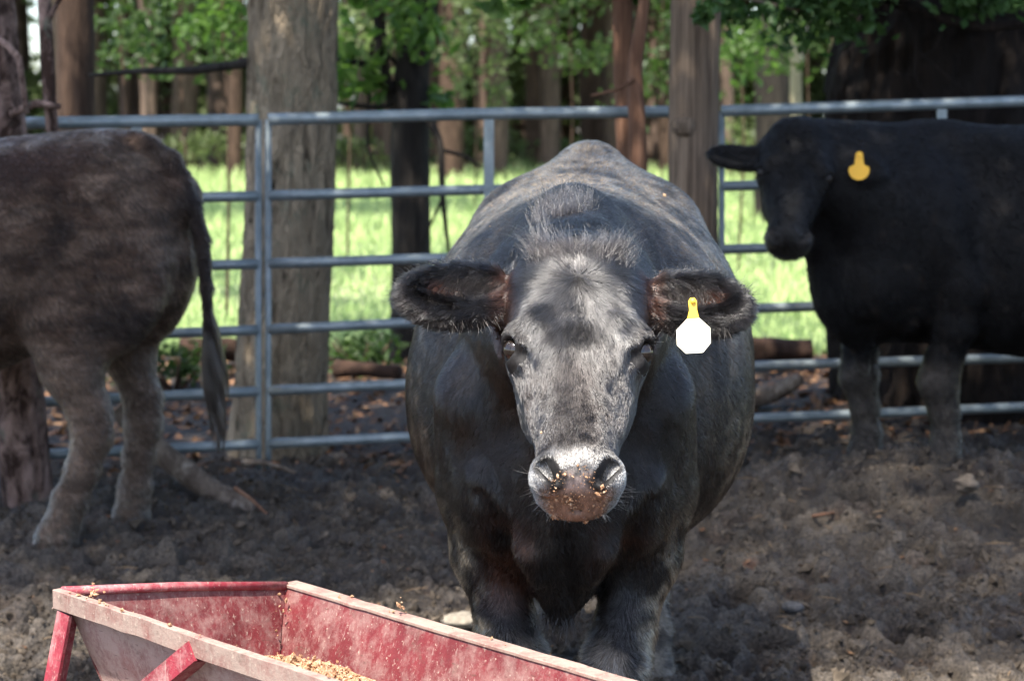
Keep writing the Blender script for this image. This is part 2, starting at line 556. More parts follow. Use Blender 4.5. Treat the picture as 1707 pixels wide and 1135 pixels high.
def isosurface(fn, X, Y, Z):
    """surface nets on a tensor grid, evaluated only near the surface"""
    nx, ny, nz = len(X), len(Y), len(Z)
    B = 4
    ix = np.unique(np.r_[np.arange(0, nx, B), nx - 1]); iy = np.unique(np.r_[np.arange(0, ny, B), ny - 1]); iz = np.unique(np.r_[np.arange(0, nz, B), nz - 1])
    G = np.stack(np.meshgrid(X[ix], Y[iy], Z[iz], indexing='ij'), -1).reshape(-1, 3)
    C = np.concatenate([fn(g) for g in np.array_split(G, max(1, len(G) // 200000))]).reshape(len(ix), len(iy), len(iz))
    mn = C.copy(); mx = C.copy()
    for ax in range(3):
        for sh in (1, -1):
            pass
    # coarse cell activity
    c8 = [C[a:C.shape[0] - 1 + a, b:C.shape[1] - 1 + b, c:C.shape[2] - 1 + c] for a in (0, 1) for b in (0, 1) for c in (0, 1)]
    cmin = np.minimum.reduce(c8); cmax = np.maximum.reduce(c8); cabs = np.minimum.reduce([np.abs(c) for c in c8])
    dx = np.diff(X[ix])[:, None, None]; dy = np.diff(Y[iy])[None, :, None]; dz = np.diff(Z[iz])[None, None, :]
    diag = np.sqrt(dx**2 + dy**2 + dz**2)
    act = (cmin < 0) & (cmax > 0) | (cabs < 0.9 * diag)
    # nodes of active blocks
    need = np.zeros((nx, ny, nz), bool)
    D = np.empty((nx, ny, nz), np.float32)
    bx = np.clip(np.searchsorted(ix, np.arange(nx), 'right') - 1, 0, len(ix) - 2)
    by = np.clip(np.searchsorted(iy, np.arange(ny), 'right') - 1, 0, len(iy) - 2)
    bz = np.clip(np.searchsorted(iz, np.arange(nz), 'right') - 1, 0, len(iz) - 2)
    D[:] = np.where(c8[0] > 0, 1.0, -1.0)[np.ix_(bx, by, bz)]
    need = act[np.ix_(bx, by, bz)]
    n2 = need.copy()                       # shared faces belong to both blocks
    n2[1:] |= need[:-1]; need = n2.copy()
    n2[:, 1:] |= need[:, :-1]; need = n2.copy()
    n2[:, :, 1:] |= need[:, :, :-1]; need = n2
    idx = np.argwhere(need)
    for part in np.array_split(idx, max(1, len(idx) // 250000)):
        P = np.stack([X[part[:, 0]], Y[part[:, 1]], Z[part[:, 2]]], -1)
        D[part[:, 0], part[:, 1], part[:, 2]] = fn(P)
    S = D < 0
    cnt = np.zeros((nx - 1, ny - 1, nz - 1), np.int8)
    for a in (0, 1):
        for b in (0, 1):
            for c in (0, 1):
                cnt += S[a:nx - 1 + a, b:ny - 1 + b, c:nz - 1 + c]
    cell = np.argwhere((cnt > 0) & (cnt < 8))
    vid = np.full(cnt.shape, -1, np.int32)
    vid[cell[:, 0], cell[:, 1], cell[:, 2]] = np.arange(len(cell))
    acc = np.zeros((len(cell), 3)); num = np.zeros(len(cell))
    crn = [(a, b, c) for a in (0, 1) for b in (0, 1) for c in (0, 1)]
    for k0, o0 in enumerate(crn):
        for ax in range(3):
            if o0[ax]: continue
            o1 = list(o0); o1[ax] = 1
            i0 = cell + o0; i1 = cell + o1
            d0 = D[i0[:, 0], i0[:, 1], i0[:, 2]]; d1 = D[i1[:, 0], i1[:, 1], i1[:, 2]]
            m = (d0 < 0) != (d1 < 0)
            t = np.where(m, d0 / np.where(m, d0 - d1, 1), 0)[:, None]
            p0 = np.stack([X[i0[:, 0]], Y[i0[:, 1]], Z[i0[:, 2]]], -1); p1 = np.stack([X[i1[:, 0]], Y[i1[:, 1]], Z[i1[:, 2]]], -1)
            acc += np.where(m[:, None], p0 + (p1 - p0) * t, 0); num += m
    V = acc / num[:, None]
    Q = []
    for ax in range(3):
        o1, o2 = [(1, 2), (2, 0), (0, 1)][ax]
        A = S
        sl0 = [slice(1, -1)] * 3; sl1 = [slice(1, -1)] * 3
        sl0[ax] = slice(0, -1); sl1[ax] = slice(1, None)
        s0 = A[tuple(sl0)]; s1 = A[tuple(sl1)]
        e = np.argwhere(s0 != s1)
        if not len(e): continue
        fl = s0[e[:, 0], e[:, 1], e[:, 2]]
        off = np.ones(3, int); off[ax] = 0
        n = e + off
        def v_at(da, db):
            c = n.copy(); c[:, o1] += da; c[:, o2] += db
            return vid[c[:, 0], c[:, 1], c[:, 2]]
        q = np.stack([v_at(-1, -1), v_at(0, -1), v_at(0, 0), v_at(-1, 0)], -1)
        q = np.where(fl[:, None], q, q[:, ::-1])
        Q.append(q)
    Q = np.concatenate(Q)
    Q = Q[(Q >= 0).all(1)]
    return V, Q


def vnormals(V, Q):
    n = np.cross(V[Q[:, 2]] - V[Q[:, 0]], V[Q[:, 3]] - V[Q[:, 1]])
    N = np.zeros_like(V)
    for k in range(4): np.add.at(N, Q[:, k], n)
    return N / (np.linalg.norm(N, axis=1)[:, None] + 1e-12)


def fur(name, parent, V, N, Q, C, count, weight, flow, length, lift, rad, mat, seed=0, npt=4, clump=0.35, clump_size=.018, curl=0.0, tipcol=None):
    """short hairs rooted on a quad mesh; weight/flow/length/lift are functions of (points, normals)"""
    rg = np.random.default_rng(seed)
    cen = V[Q].mean(1); nq = N[Q].mean(1)
    area = 0.5 * np.linalg.norm(np.cross(V[Q[:, 2]] - V[Q[:, 0]], V[Q[:, 3]] - V[Q[:, 1]]), axis=1)
    w = area * weight(cen, nq)
    cs = np.cumsum(w); cs /= cs[-1]
    k = np.searchsorted(cs, rg.random(count))
    k = np.clip(k, 0, len(Q) - 1)
    a, b = rg.random(count)[:, None], rg.random(count)[:, None]
    bl = lambda A: (A[Q[k, 0]] * (1 - a) + A[Q[k, 1]] * a) * (1 - b) + (A[Q[k, 3]] * (1 - a) + A[Q[k, 2]] * a) * b
    P, n, c = bl(V), bl(N), bl(C)
    n /= np.linalg.norm(n, axis=1)[:, None] + 1e-9
    f = flow(P, n)
    f = f - n * (f * n).sum(1)[:, None]
    f /= np.linalg.norm(f, axis=1)[:, None] + 1e-9
    L = length(P, n) * (0.65 + 0.7 * rg.random(count))
    li = lift(P, n)
    vr = np.where(li < .3, 1.25, .3)
    li = np.maximum(li + vr * li * (1.6 * (vnoise(P / .023, 77) - .5) + .35 * rg.normal(size=count)), .04)
    cl = np.stack([vnoise(P / clump_size + s * 31.7, 50 + s) - 0.5 for s in range(3)], -1) * 2
    dirn = f + cl * (clump * np.clip(li / .16, .3, 1.6))[:, None] + rg.normal(size=(count, 3)) * 0.07
    lf = np.stack([vnoise(P / .055 + s * 13.1, 60 + s) - .5 for s in range(3)], -1)
    dirn = dirn + lf * .8
    dirn = dirn - n * (dirn * n).sum(1)[:, None]
    dirn /= np.linalg.norm(dirn, axis=1)[:, None] + 1e-9
    s = np.linspace(0, 1, npt)
    side = np.cross(n, dirn)
    ph = rg.random(count) * 6.28
    pts = np.empty((count, npt, 3), np.float32)
    for i, t in enumerate(s):
        out = li * (t - 0.40 * t * t) * L + .0009 * t
        along = L * t * np.sqrt(np.maximum(1 - li * li * .6, .15))
        wig = curl * L * t * np.sin(ph + t * 5.0)
        pts[:, i] = P + n * (out - 0.0002)[:, None] + dirn * along[:, None] + side * wig[:, None]
    hc = bpy.data.hair_curves.new(name)
    hc.add_curves([npt] * count)
    hc.position_data.foreach_set('vector', pts.ravel())
    ra = hc.attributes.get('radius') or hc.attributes.new('radius', 'FLOAT', 'POINT')
    rr = np.outer(np.full(count, rad) * (0.7 + 0.6 * rg.random(count)), np.linspace(1, 0.15, npt) ** 0.8).astype(np.float32)
    ra.data.foreach_set('value', rr.ravel())
    ca = hc.attributes.new('Col', 'FLOAT_COLOR', 'CURVE')
    c = c * (np.exp(rg.normal(size=count) * .45) * (.55 + .9 * vnoise(P / (clump_size * .6), 90)))[:, None]
    c4 = np.ones((count, 4), np.float32); c4[:, :3] = np.clip(c, 0.004, 1)
    ca.data.foreach_set('color', c4.ravel())
    hc.materials.append(mat)
    o = bpy.data.objects.new(name, hc)
    COL.objects.link(o)
    if parent is not None: o.parent = parent
    return o


def strands(name, parent, lines, rad, col, mat):
    """longer single hairs: lines (n, k, 3)"""
    lines = np.asarray(lines, np.float32)
    n, k = lines.shape[:2]
    hc = bpy.data.hair_curves.new(name)
    hc.add_curves([k] * n)
    hc.position_data.foreach_set('vector', lines.ravel())
    ra = hc.attributes.get('radius') or hc.attributes.new('radius', 'FLOAT', 'POINT')
    ra.data.foreach_set('value', np.tile((rad * np.linspace(1, .2, k)).astype(np.float32), n))
    ca = hc.attributes.new('Col', 'FLOAT_COLOR', 'CURVE')
    c4 = np.ones((n, 4), np.float32); c4[:, :3] = col
    ca.data.foreach_set('color', c4.ravel())
    hc.materials.append(mat)
    o = bpy.data.objects.new(name, hc)
    COL.objects.link(o)
    if parent is not None: o.parent = parent
    return o


def hair_mat(name, rough=0.155, rad_rough=0.25, ior=1.42):
    t = NT(name)
    at_ = t('Attribute', attribute_name='Col')
    h = t('BsdfHairPrincipled')
    h.parametrization = 'COLOR'
    t.l.new(at_.outputs['Color'], h.inputs['Color'])
    h.inputs['Roughness'].default_value = rough
    h.inputs['Radial Roughness'].default_value = rad_rough
    h.inputs['IOR'].default_value = ior
    t.l.new(h.outputs[0], t.out.inputs[0])
    return t.m


def hide_mat(name, rough=0.5, bump=0.35, wr=0.0):
    t = NT(name)
    at_ = t('Attribute', attribute_name='Col')
    p = t.pos((1, 1, 1), 'Object')
    st = t.noise(t.pos((1, .35, .35), 'Object'), 160, 3, 0.6)
    n = t.noise(p, 26, 5, 0.65)
    c = t.mix(t.mapr(n, 0.3, 0.75, 0.0, 0.7), at_.outputs['Color'], (0.012, 0.011, 0.011), 'MIX') if wr == 0 else at_.outputs['Color']
    c = t.mix(t.mapr(st, 0.3, 0.7, 0.0, 0.5), c, (0.0, 0.0, 0.0), 'MIX')
    h = t.math('ADD', st, t.math('MULTIPLY', n, 0.6))
    nn = t.bump(h, bump, 0.004)
    if wr:
        w = t.noise(t.pos((1, 1.2, 3.2), 'Object'), 7, 5, 0.6, 1.6)
        nn = t.bump(t.mapr(w, 0.4, 0.6), wr, 0.02, nn)
    return t.done(c, rough, nn, 0.22)
# ------------------------------------------------------------------ ground: one sheet out to the far wood
def gz(x, y):
    x = np.asarray(x, float); y = np.asarray(y, float)
    return (.13 * np.exp(-((x - 1.35) / .75) ** 2 - ((y - 7.2) / .45) ** 2) + .14 * sstep(-.3, 1.7, x) * sstep(5.0, 7.3, y) * sstep(13, 9.5, y)
            + .04 * sstep(8.2, 9.2, y) * sstep(13, 11, y))


gx = np.concatenate([-np.geomspace(2.75, 160, 50)[::-1], np.arange(-2.7, 3.0, .0068), np.geomspace(3.05, 160, 50)])
ys = [2.7]
while ys[-1] < 5.1: ys.append(ys[-1] + .03)
while ys[-1] < 9.4: ys.append(ys[-1] + .0085 * (1 + .35 * max(0, ys[-1] - 5.2)))
while ys[-1] < 13: ys.append(ys[-1] + .05)
gy = np.concatenate([np.linspace(-30, 2.5, 30), ys, np.geomspace(ys[-1] + .1, 220, 70)])
GX, GY = np.meshgrid(gx, gy, indexing='ij')
H = gz(GX, GY)
pts2 = np.stack([GX.ravel(), GY.ravel(), np.zeros(GX.size)], -1)
near = ((np.abs(pts2[:, 0]) < 3.5) & (pts2[:, 1] > 2.5) & (pts2[:, 1] < 13.5))
mudm = (sstep(9.0, 8.2, GY + (np.sin(GX * 3.1) * .12)) * sstep(2.4, 2.8, GY) * sstep(3.5, 3.2, np.abs(GX)))
D = np.zeros(GX.size)
pn = pts2[near]
warp = (fbm(pn * 6, 2, 71) - .5)[:, None] * np.array([.10, .10, 0])
n_big = fbm(pn * 2.2, 3, 61) - .5
n_mid = fbm((pn + warp) * 9, 3, 63) - .5
n_fin = fbm((pn + warp) * 46, 2, 65) - .5
ridge = 1 - np.abs(fbm((pn + warp) * 21, 2, 67) * 2 - 1)
D[near] = n_big * .060 + n_mid * .030 + n_fin * .022 + (ridge - .5) * .018 + (fbm((pn + warp) * 95, 2, 69) - .5) * .006
D = D.reshape(GX.shape)
rgc = np.random.default_rng(5)
K = np.zeros(GX.shape)
for _ in range(19000):
    cx, cy = rgc.uniform(-2.7, 3.0), 4.9 + 4.0 * rgc.random() ** 1.15
    r = .011 * math.exp(rgc.random() ** 2.3 * 1.7)
    i0, i1 = np.searchsorted(gx, [cx - r, cx + r]); j0, j1 = np.searchsorted(gy, [cy - r, cy + r])
    if i1 <= i0 or j1 <= j0: continue
    dx = (gx[i0:i1, None] - cx) / r; dy = (gy[None, j0:j1] - cy) / (r * rgc.uniform(.6, 1))
    a = rgc.random() * 6.28
    q = dx * dx + dy * dy
    q = q * (1 + .4 * np.sin(3 * np.arctan2(dy, dx) + a) + .25 * np.sin(5 * np.arctan2(dy, dx) - a))
    tl = 1 + rgc.uniform(.2, .75) * (dx * math.cos(a) + dy * math.sin(a))
    if rgc.random() < .75:
        hh_ = np.full(q.shape, rgc.uniform(.35, .8))
        for k3 in range(3):
            a3 = a + k3 * 1.05 + rgc.uniform(-.3, .3)
            pr3 = dx * math.cos(a3) + dy * math.sin(a3)
            hh_ = np.minimum(hh_, (rgc.uniform(.7, 1) - pr3) * rgc.uniform(1, 2.6)); hh_ = np.minimum(hh_, (rgc.uniform(.7, 1) + pr3) * rgc.uniform(1, 2.6))
        K[i0:i1, j0:j1] = np.maximum(K[i0:i1, j0:j1], np.clip(hh_, 0, 1) * tl * r * (q < 1.5))
    else:
        K[i0:i1, j0:j1] = np.maximum(K[i0:i1, j0:j1], np.clip(1 - q, 0, 1) ** .42 * tl * r * rgc.uniform(.4, .95))
D += K
for _ in range(240):          # hoof prints
    cx, cy = rgc.uniform(-3.1, 3.2), rgc.uniform(3.0, 8.0)
    r = rgc.uniform(.05, .085)
    i0, i1 = np.searchsorted(gx, [cx - 2 * r, cx + 2 * r]); j0, j1 = np.searchsorted(gy, [cy - 2 * r, cy + 2 * r])
    dx = (gx[i0:i1, None] - cx) / r; dy = (gy[None, j0:j1] - cy) / r
    q = np.sqrt(dx * dx + dy * dy)
    D[i0:i1, j0:j1] += -.060 * sstep(1.08, .72, q) + .022 * np.exp(-((q - 1.25) / .28) ** 2)
H = H + D * mudm + (1 - mudm) * .25 * D
# colours
c = np.tile(np.array([.108, .083, .059]), (GX.size, 1))
n1 = np.full(GX.size, .5); n2 = n1.copy(); n3 = n1.copy()
n1[near] = fbm(pn * 5, 4, 81); n2[near] = fbm(pn * 33, 3, 83); n3[near] = fbm(pn * 1.5, 3, 85)

def gl(c, col, f): return c + (np.array(col) - c) * np.clip(f, 0, 1)[:, None]
c = gl(c, (.060, .046, .038), sstep(.5, .66, n1) * .9)
c = gl(c, (.18, .15, .122), sstep(.46, .62, n2) * sstep(.35, .6, n3) * .8)
c = gl(c, (.10, .058, .036), sstep(.62, .72, fbm(pts2 * np.array([7, 9, 1]), 3, 87)) * near * .55)
sp = on_z(1312, 1112, 0.02)
dd = np.sqrt(((pts2[:, 0] - sp[0]) / .085) ** 2 + ((pts2[:, 1] - sp[1]) / .07) ** 2)
c = gl(c, (.20, .125, .068), sstep(1.25, .75, dd + (n2 - .5) * 1.2))
for px, py, rx, ry in ((1500, 795, .10, .06), (1390, 800, .12, .05), (1240, 930, .05, .03)):
    sp2 = on_z(px, py, .1)
    dd = np.sqrt(((pts2[:, 0] - sp2[0]) / rx) ** 2 + ((pts2[:, 1] - sp2[1]) / ry) ** 2)
    c = gl(c, (.15, .062, .032), sstep(1.3, .6, dd + (n2 - .5) * 1.6) * .8)
c = gl(c, (.034, .026, .021), sstep(.006, -.022, (D * mudm).ravel()) * .85)  # crevice shade put into the colour, along with damp hollows
c = gl(c, (.23, .19, .155), sstep(.022, .055, (D * mudm).ravel()) * .5)  # clod tops lightened for relief, as dry crust
yj = pts2[:, 1] + (n3 - .5) * 1.6
lit = sstep(8.15, 8.8, yj)
lc = gl(np.tile(np.array([.070, .040, .024]), (GX.size, 1)), (.026, .018, .014), sstep(.45, .62, n1))
c = gl(c, (0, 0, 0), lit * 0); c = c * (1 - lit[:, None]) + lc * lit[:, None]
gr = sstep(12.0, 12.9, yj) * sstep(58, 46, yj)
gn = fbm(pts2 * np.array([.8, .5, 1]), 3, 95)
gc = gl(np.tile(np.array([.38, .49, .21]), (GX.size, 1)), (.50, .55, .30), sstep(.45, .65, gn))
gc = gl(gc, (.13, .23, .07), sstep(.47, .34, gn) * .75)
c = c * (1 - gr[:, None]) + gc * gr[:, None]
fl2 = sstep(46, 58, yj)
c = gl(c, (.075, .052, .030), fl2)
c = gl(c, (.05, .045, .03), sstep(3.4, 5, np.abs(pts2[:, 0])) * sstep(12, 11, pts2[:, 1]))

t = NT('ground_soil')
at0 = t('Attribute', attribute_name='Col')
p = t.pos((1, 1, 1))
f1 = t.noise(p, 95, 6, 0.7); f2 = t.noise(p, 330, 3, 0.6); f3 = t.noise(p, 22, 4, .6)
cc0 = t.mix(t.mapr(f1, 0.40, 0.62, 0.0, 0.8), at0.outputs['Color'], (.018, .014, .012))
cc0 = t.mix(t.mapr(f2, 0.58, 0.70, 0.0, .6), cc0, (.24, .20, .16))
cc0 = t.mix(t.mapr(f3, 0.3, 0.7, .3, 0), cc0, (.02, .018, .016))
v_ = t('TexVoronoi'); t.l.new(p, v_.inputs['Vector']); v_.inputs['Scale'].default_value = 75; vor = v_.outputs['Distance']
h0 = t.math('ADD', f1, t.math('MULTIPLY', f2, .4))
M_ground = t.done(cc0, t.mapr(f3, .35, .65, .5, .9), t.bump(t.math('SUBTRACT', h0, t.math('MULTIPLY', vor, .8)), 1.0, .016), .35)
nxg, nyg = len(gx), len(gy)
ii, jj = np.meshgrid(np.arange(nxg - 1), np.arange(nyg - 1), indexing='ij')
Qg = np.stack([ii * nyg + jj, (ii + 1) * nyg + jj, (ii + 1) * nyg + jj + 1, ii * nyg + jj + 1], -1).reshape(-1, 4)
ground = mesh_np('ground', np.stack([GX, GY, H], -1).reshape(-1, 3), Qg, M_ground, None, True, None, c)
tag(ground, kind='structure')


def hgt(x, y):
    i = np.clip(np.searchsorted(gx, x), 0, nxg - 1); j = np.clip(np.searchsorted(gy, y), 0, nyg - 1)
    return H[i, j]


# ------------------------------------------------------------------ grass
rg = np.random.default_rng(21)
M_grass = leaf_mat('grass_blade', (.20, .31, .09), (.48, .57, .24), (.58, .70, .36), .55, .42)
nb = 60000
gyb = 12.4 + 34 * rg.random(nb) ** 1.7
gxb = rg.uniform(-1, 1, nb) * (gyb * .27 + .6)
cln = vnoise(np.c_[gxb * 1.1, gyb * .6, np.zeros(nb)], 4)
hb = (.05 + .20 * rg.random(nb) * cln + .16 * sstep(20, 36, gyb) * rg.random(nb)) * (1 + .02 * (gyb - 12))
wb = (.006 + .006 * rg.random(nb)) * (1 + .05 * (gyb - 12))
an = rg.random(nb) * 6.28
base = np.stack([gxb, gyb, hgt(gxb, gyb) - .01], -1)
sd_ = np.stack([np.cos(an), np.sin(an), np.zeros(nb)], -1) * wb[:, None]
ln = np.stack([np.cos(an + 1.5), np.sin(an + 1.5), np.zeros(nb)], -1) * (hb * rg.uniform(.1, .8, nb))[:, None]
up = np.array([0, 0, 1.0]) * hb[:, None]
Vg = np.stack([base - sd_, base + sd_, base + sd_ * .7 + up * .55 + ln * .35, base - sd_ * .7 + up * .55 + ln * .35, base + up + ln], 1).reshape(-1, 3)
k5 = np.arange(nb)[:, None] * 5
grass = mesh_np('grass', Vg, [k5 + np.array([0, 1, 2, 3]), k5 + np.array([3, 2, 4])], M_grass, None, False)
tag(grass, 'sunlit green meadow grass beyond the pipe fence', 'grass', kind='stuff')


# ------------------------------------------------------------------ trees
def leaf_cloud(clumps, size, aspect=.55, seed=0, sub=14, tight=.30, droop=0.0):
    """clumps: (centre, radii, number of leaves). Small folded leaves gathered in sub-clumps so gaps remain."""
    r_ = np.random.default_rng(seed)
    Vs, Qs, nn = [], [], 0
    for cen, rad, n in clumps:
        cen, rad = np.array(cen, float), np.array(rad, float)
        m = max(3, int(sub * (n / 1500.0) ** .5))
        d = r_.normal(size=(m, 3)); d /= np.linalg.norm(d, axis=1)[:, None]
        sc = cen + d * rad * r_.random((m, 1)) ** .45
        k = r_.integers(0, m, n)
        P = sc[k] + r_.normal(size=(n, 3)) * rad * tight * r_.uniform(.5, 1.2, (m, 1))[k]
        a = r_.normal(size=(n, 3)); a[:, 2] -= droop; a /= np.linalg.norm(a, axis=1)[:, None]
        b = np.cross(a, r_.normal(size=(n, 3))); b /= np.linalg.norm(b, axis=1)[:, None] + 1e-9
        c_ = np.cross(a, b)
        s = (size * r_.uniform(.55, 1.3, n))[:, None]
        V4 = np.stack([P - a * s * .5, P + b * s * aspect * .5 + c_ * s * .10, P + a * s * .5 + c_ * s * .04, P - b * s * aspect * .5 + c_ * s * .10], 1)
        Vs.append(V4.reshape(-1, 3)); Qs.append(np.arange(n * 4).reshape(-1, 4) + nn); nn += n * 4
    return np.concatenate(Vs), np.concatenate(Qs)


def trunk_mesh(name, path, mat, parent, n=28, seg=.07, rough=.10, seed=0, flare=0.0, ridges=9):
    """path: (x, y, z, r); a bark-ridged tapered tube"""
    path = np.array(path, float)
    L = np.r_[0, np.cumsum(np.linalg.norm(np.diff(path[:, :3], axis=0), axis=1))]
    m = int(np.clip(L[-1] / seg, 6, 240))
    s = np.linspace(0, L[-1], m)
    P = np.stack([np.interp(s, L, path[:, k]) for k in range(3)], -1)
    rd = np.interp(s, L, path[:, 3])
    if flare: rd = rd * (1 + flare * np.exp(-s / .22))
    P[:, 0] += (vnoise(np.c_[s * .8, s * 0 + seed, s * 0], 3) - .5) * rd * .35 * np.minimum(1, s)
    tn = np.gradient(P, axis=0); tn /= np.linalg.norm(tn, axis=1)[:, None]
    a = np.linspace(0, 2 * np.pi, n, endpoint=False)
    ref = np.array([0, 1.0, 0]) if abs(tn[:, 2]).mean() > .5 else np.array([0, 0, 1.0])
    u = np.cross(ref, tn); u /= np.linalg.norm(u, axis=1)[:, None]
    w = np.cross(tn, u)
    A, S = np.meshgrid(a, s)
    qq = np.stack([np.cos(A) * ridges / 2.2, np.sin(A) * ridges / 2.2, S * 5.5 + seed], -1).reshape(-1, 3)
    nz = .75 - np.abs(fbm(qq, 3, 7 + seed).reshape(A.shape) - .5) * 4.0
    lob = vnoise(np.stack([np.cos(A) * .9 + seed, np.sin(A) * .9, S * .6], -1).reshape(-1, 3), 5).reshape(A.shape) - .5
    lob = lob * (1 + flare * 3 * np.exp(-S / .25))
    rr = rd[:, None] * (1 + nz * rough * .8 + lob * .22)
    V = P[:, None] + u[:, None] * (np.cos(A) * rr)[..., None] + w[:, None] * (np.sin(A) * rr)[..., None]
    V = V.reshape(-1, 3)
    i, j = np.meshgrid(np.arange(m - 1), np.arange(n), indexing='ij')
    Q = np.stack([i * n + j, i * n + (j + 1) % n, (i + 1) * n + (j + 1) % n, (i + 1) * n + j], -1).reshape(-1, 4)
    V = np.concatenate([V, P[-1:], P[:1]])
    T = np.array([[(m - 1) * n + k, (m - 1) * n + (k + 1) % n, m * n] for k in range(n)] + [[(k + 1) % n, k, m * n + 1] for k in range(n)])
    o = mesh_np(name, V, [Q, T], mat, parent, True)
    return o


def rel(path, o):
    return [(x - o[0], y - o[1], z - o[2], r) for x, y, z, r in path]


def tree(name, label, base, path, bark, cat='tree', group=None, crown=None, leafm=None, lsize=.14, branches=(), seed=0, bmat=None, **kw):
    e = empty(name, base)
    tag(e, label, cat, group)
    trunk_mesh('trunk', rel(path, base), bark, e, seed=seed, **kw)
    for k, b in enumerate(branches):
        trunk_mesh('branch', rel(b, base), bmat or bark, e, n=8, seg=.06, rough=.12, seed=seed + k + 1)
    if crown:
        asp = .55 if lsize > .03 else .3
        V, Q = leaf_cloud([((c0[0] - base[0], c0[1] - base[1], c0[2] - base[2]), r0, n0) for c0, r0, n0 in crown], lsize, asp, seed + 3)
        mesh_np('crown', V, Q, leafm, e, False)
    return e


B_oak = bark_mat('bark_oak', (.050, .038, .026), (.44, .34, .23), 19, 4.2, (.17, .175, .12), 1.0, .05, .9, .22, True)
B_dark = bark_mat('bark_dark', (.012, .010, .009), (.042, .035, .028), 16, 2.0, None)
B_cedar = bark_mat('bark_cedar', (.075, .052, .036), (.27, .195, .135), 42, 1.3, None, .8, .012)
B_red = bark_mat('bark_red', (.10, .048, .028), (.30, .165, .105), 40, 1.6, None, .7, .012)
B_pine = bark_mat('bark_pine', (.050, .028, .021), (.42, .28, .23), 11, 6, (.12, .135, .10), 1.0, .05, .9, .09)
B_brown = bark_mat('bark_brown', (.035, .022, .016), (.115, .072, .050), 15, 2.0)
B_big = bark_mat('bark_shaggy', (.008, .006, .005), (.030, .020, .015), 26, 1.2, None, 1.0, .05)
B_far = bark_mat('bark_far', (.055, .038, .029), (.18, .125, .095), 9, 1.5)
B_pale = bark_mat('bark_pale', (.20, .17, .11), (.42, .37, .25), 9, 1.5)
L_mid = leaf_mat('leaf_mid', (.018, .034, .009), (.050, .084, .020), (.08, .17, .025), .5)
L_bright = leaf_mat('leaf_bright', (.030, .064, .012), (.075, .135, .024), (.14, .29, .038), .5, .5)
L_cedar = leaf_mat('leaf_cedar', (.024, .060, .018), (.065, .125, .030), (.10, .22, .04), .55, .35)
L_far = leaf_mat('leaf_far', (.035, .048, .018), (.15, .19, .07), (.22, .33, .10), .5, .45)


def up_path(px0, px1, y, r0, r1, zt=9.0, z0=None, py1=0, py0=740):
    """trunk whose centre line passes px0 at photo row py0 and px1 at row py1"""
    a, b = at(px0, py0, y), at(px1, py1, y)
    sl = (b[0] - a[0]) / (b[2] - a[2])
    z0 = float(gz(a[0], y)) - .08 if z0 is None else z0
    X = lambda z: a[0] + sl * (z - a[2])
    zs = np.linspace(z0, zt, 6)
    return [(X(z), y, z, r0 + (r1 - r0) * (z - z0) / (zt - z0)) for z in zs]


# leaning pine at the left edge, in front of the fence
pth = up_path(40, -22, 7.62, .086, .092, 8.5, -.1, 0, 740)
tree('pine_tree', 'rough flaky-barked tree at the left edge, in front of the fence behind the brown cow', (pth[0][0], 7.62, 0), pth, B_pine, 'tree', None,
     [((-3.0, 5.1, 5.6), (1.7, 1.2, .8), 5200), ((-2.6, 6.6, 6.3), (1.5, 1.4, .9), 3000), ((-2.2, 4.0, 5.8), (.9, .7, .5), 1100)], L_mid, .17,
     [[(*at(90, 240, 7.45), .022), (*at(82, 150, 7.42), .026), (*at(78, 60, 7.40), .024), (*at(70, -60, 7.45), .024)],
      [(*at(20, 190, 7.45), .014), (*at(60, 172, 7.38), .016), (*at(100, 178, 7.36), .010)],
      [(*at(78, 40, 7.40), .012), (*at(90, 15, 7.38), .010), (*at(104, -10, 7.36), .009)],
      [(*at(-10, 60, 7.40), .012), (*at(30, 90, 7.36), .012), (*at(45, 190, 7.36), .010)]], seed=2, n=44, seg=.03, rough=.22, ridges=12)
pth = up_path(126, 126, 10.0, .092, .08, 8.5)
tree('tree', 'straight brown trunk just right of the flaky tree, behind the left fence panel', (pth[0][0], 10.0, 0), pth, B_brown, 'tree', None,
     [((pth[0][0], 10, 6.5), (1.3, 1.3, 1.2), 1500)], L_mid, .16, seed=4)
# the big oak-like tree behind the joint of the two panels
pth = up_path(472, 482, 8.78, .182, .160, 9.0)
lowb = lambda px, py, y: tuple(at(px, py, y))
tree('tree', 'thick furrowed grey trunk with a flared foot, behind the joint of the fence panels', (pth[0][0], 8.78, 0), pth, B_oak, 'tree', None,
     [((-.9, 6.1, 5.5), (1.7, 1.1, .8), 3600), ((-.6, 8.7, 6.6), (2.2, 2.0, 1.1), 3000), ((-1.3, 4.5, 5.2), (.8, .6, .5), 700), ((.4, 4.9, 5.8), (1.0, .7, .6), 1300),
      (lowb(845, -8, 9.3), (.10, .1, .06), 26), (lowb(930, -15, 9.4), (.13, .1, .07), 34)], L_bright, .13,
     [[(*at(440, 100, 8.8), .028), (*at(395, 108, 8.9), .022), (*at(320, 118, 9.1), .018), (*at(230, 119, 9.3), .014), (*at(150, 126, 9.5), .008)], [(*at(500, -60, 8.8), .03), (*at(700, -90, 9.0), .02), (*at(930, -30, 9.4), .008)]], seed=6, bmat=B_dark, n=84, seg=.025, rough=.17, flare=.28, ridges=15)
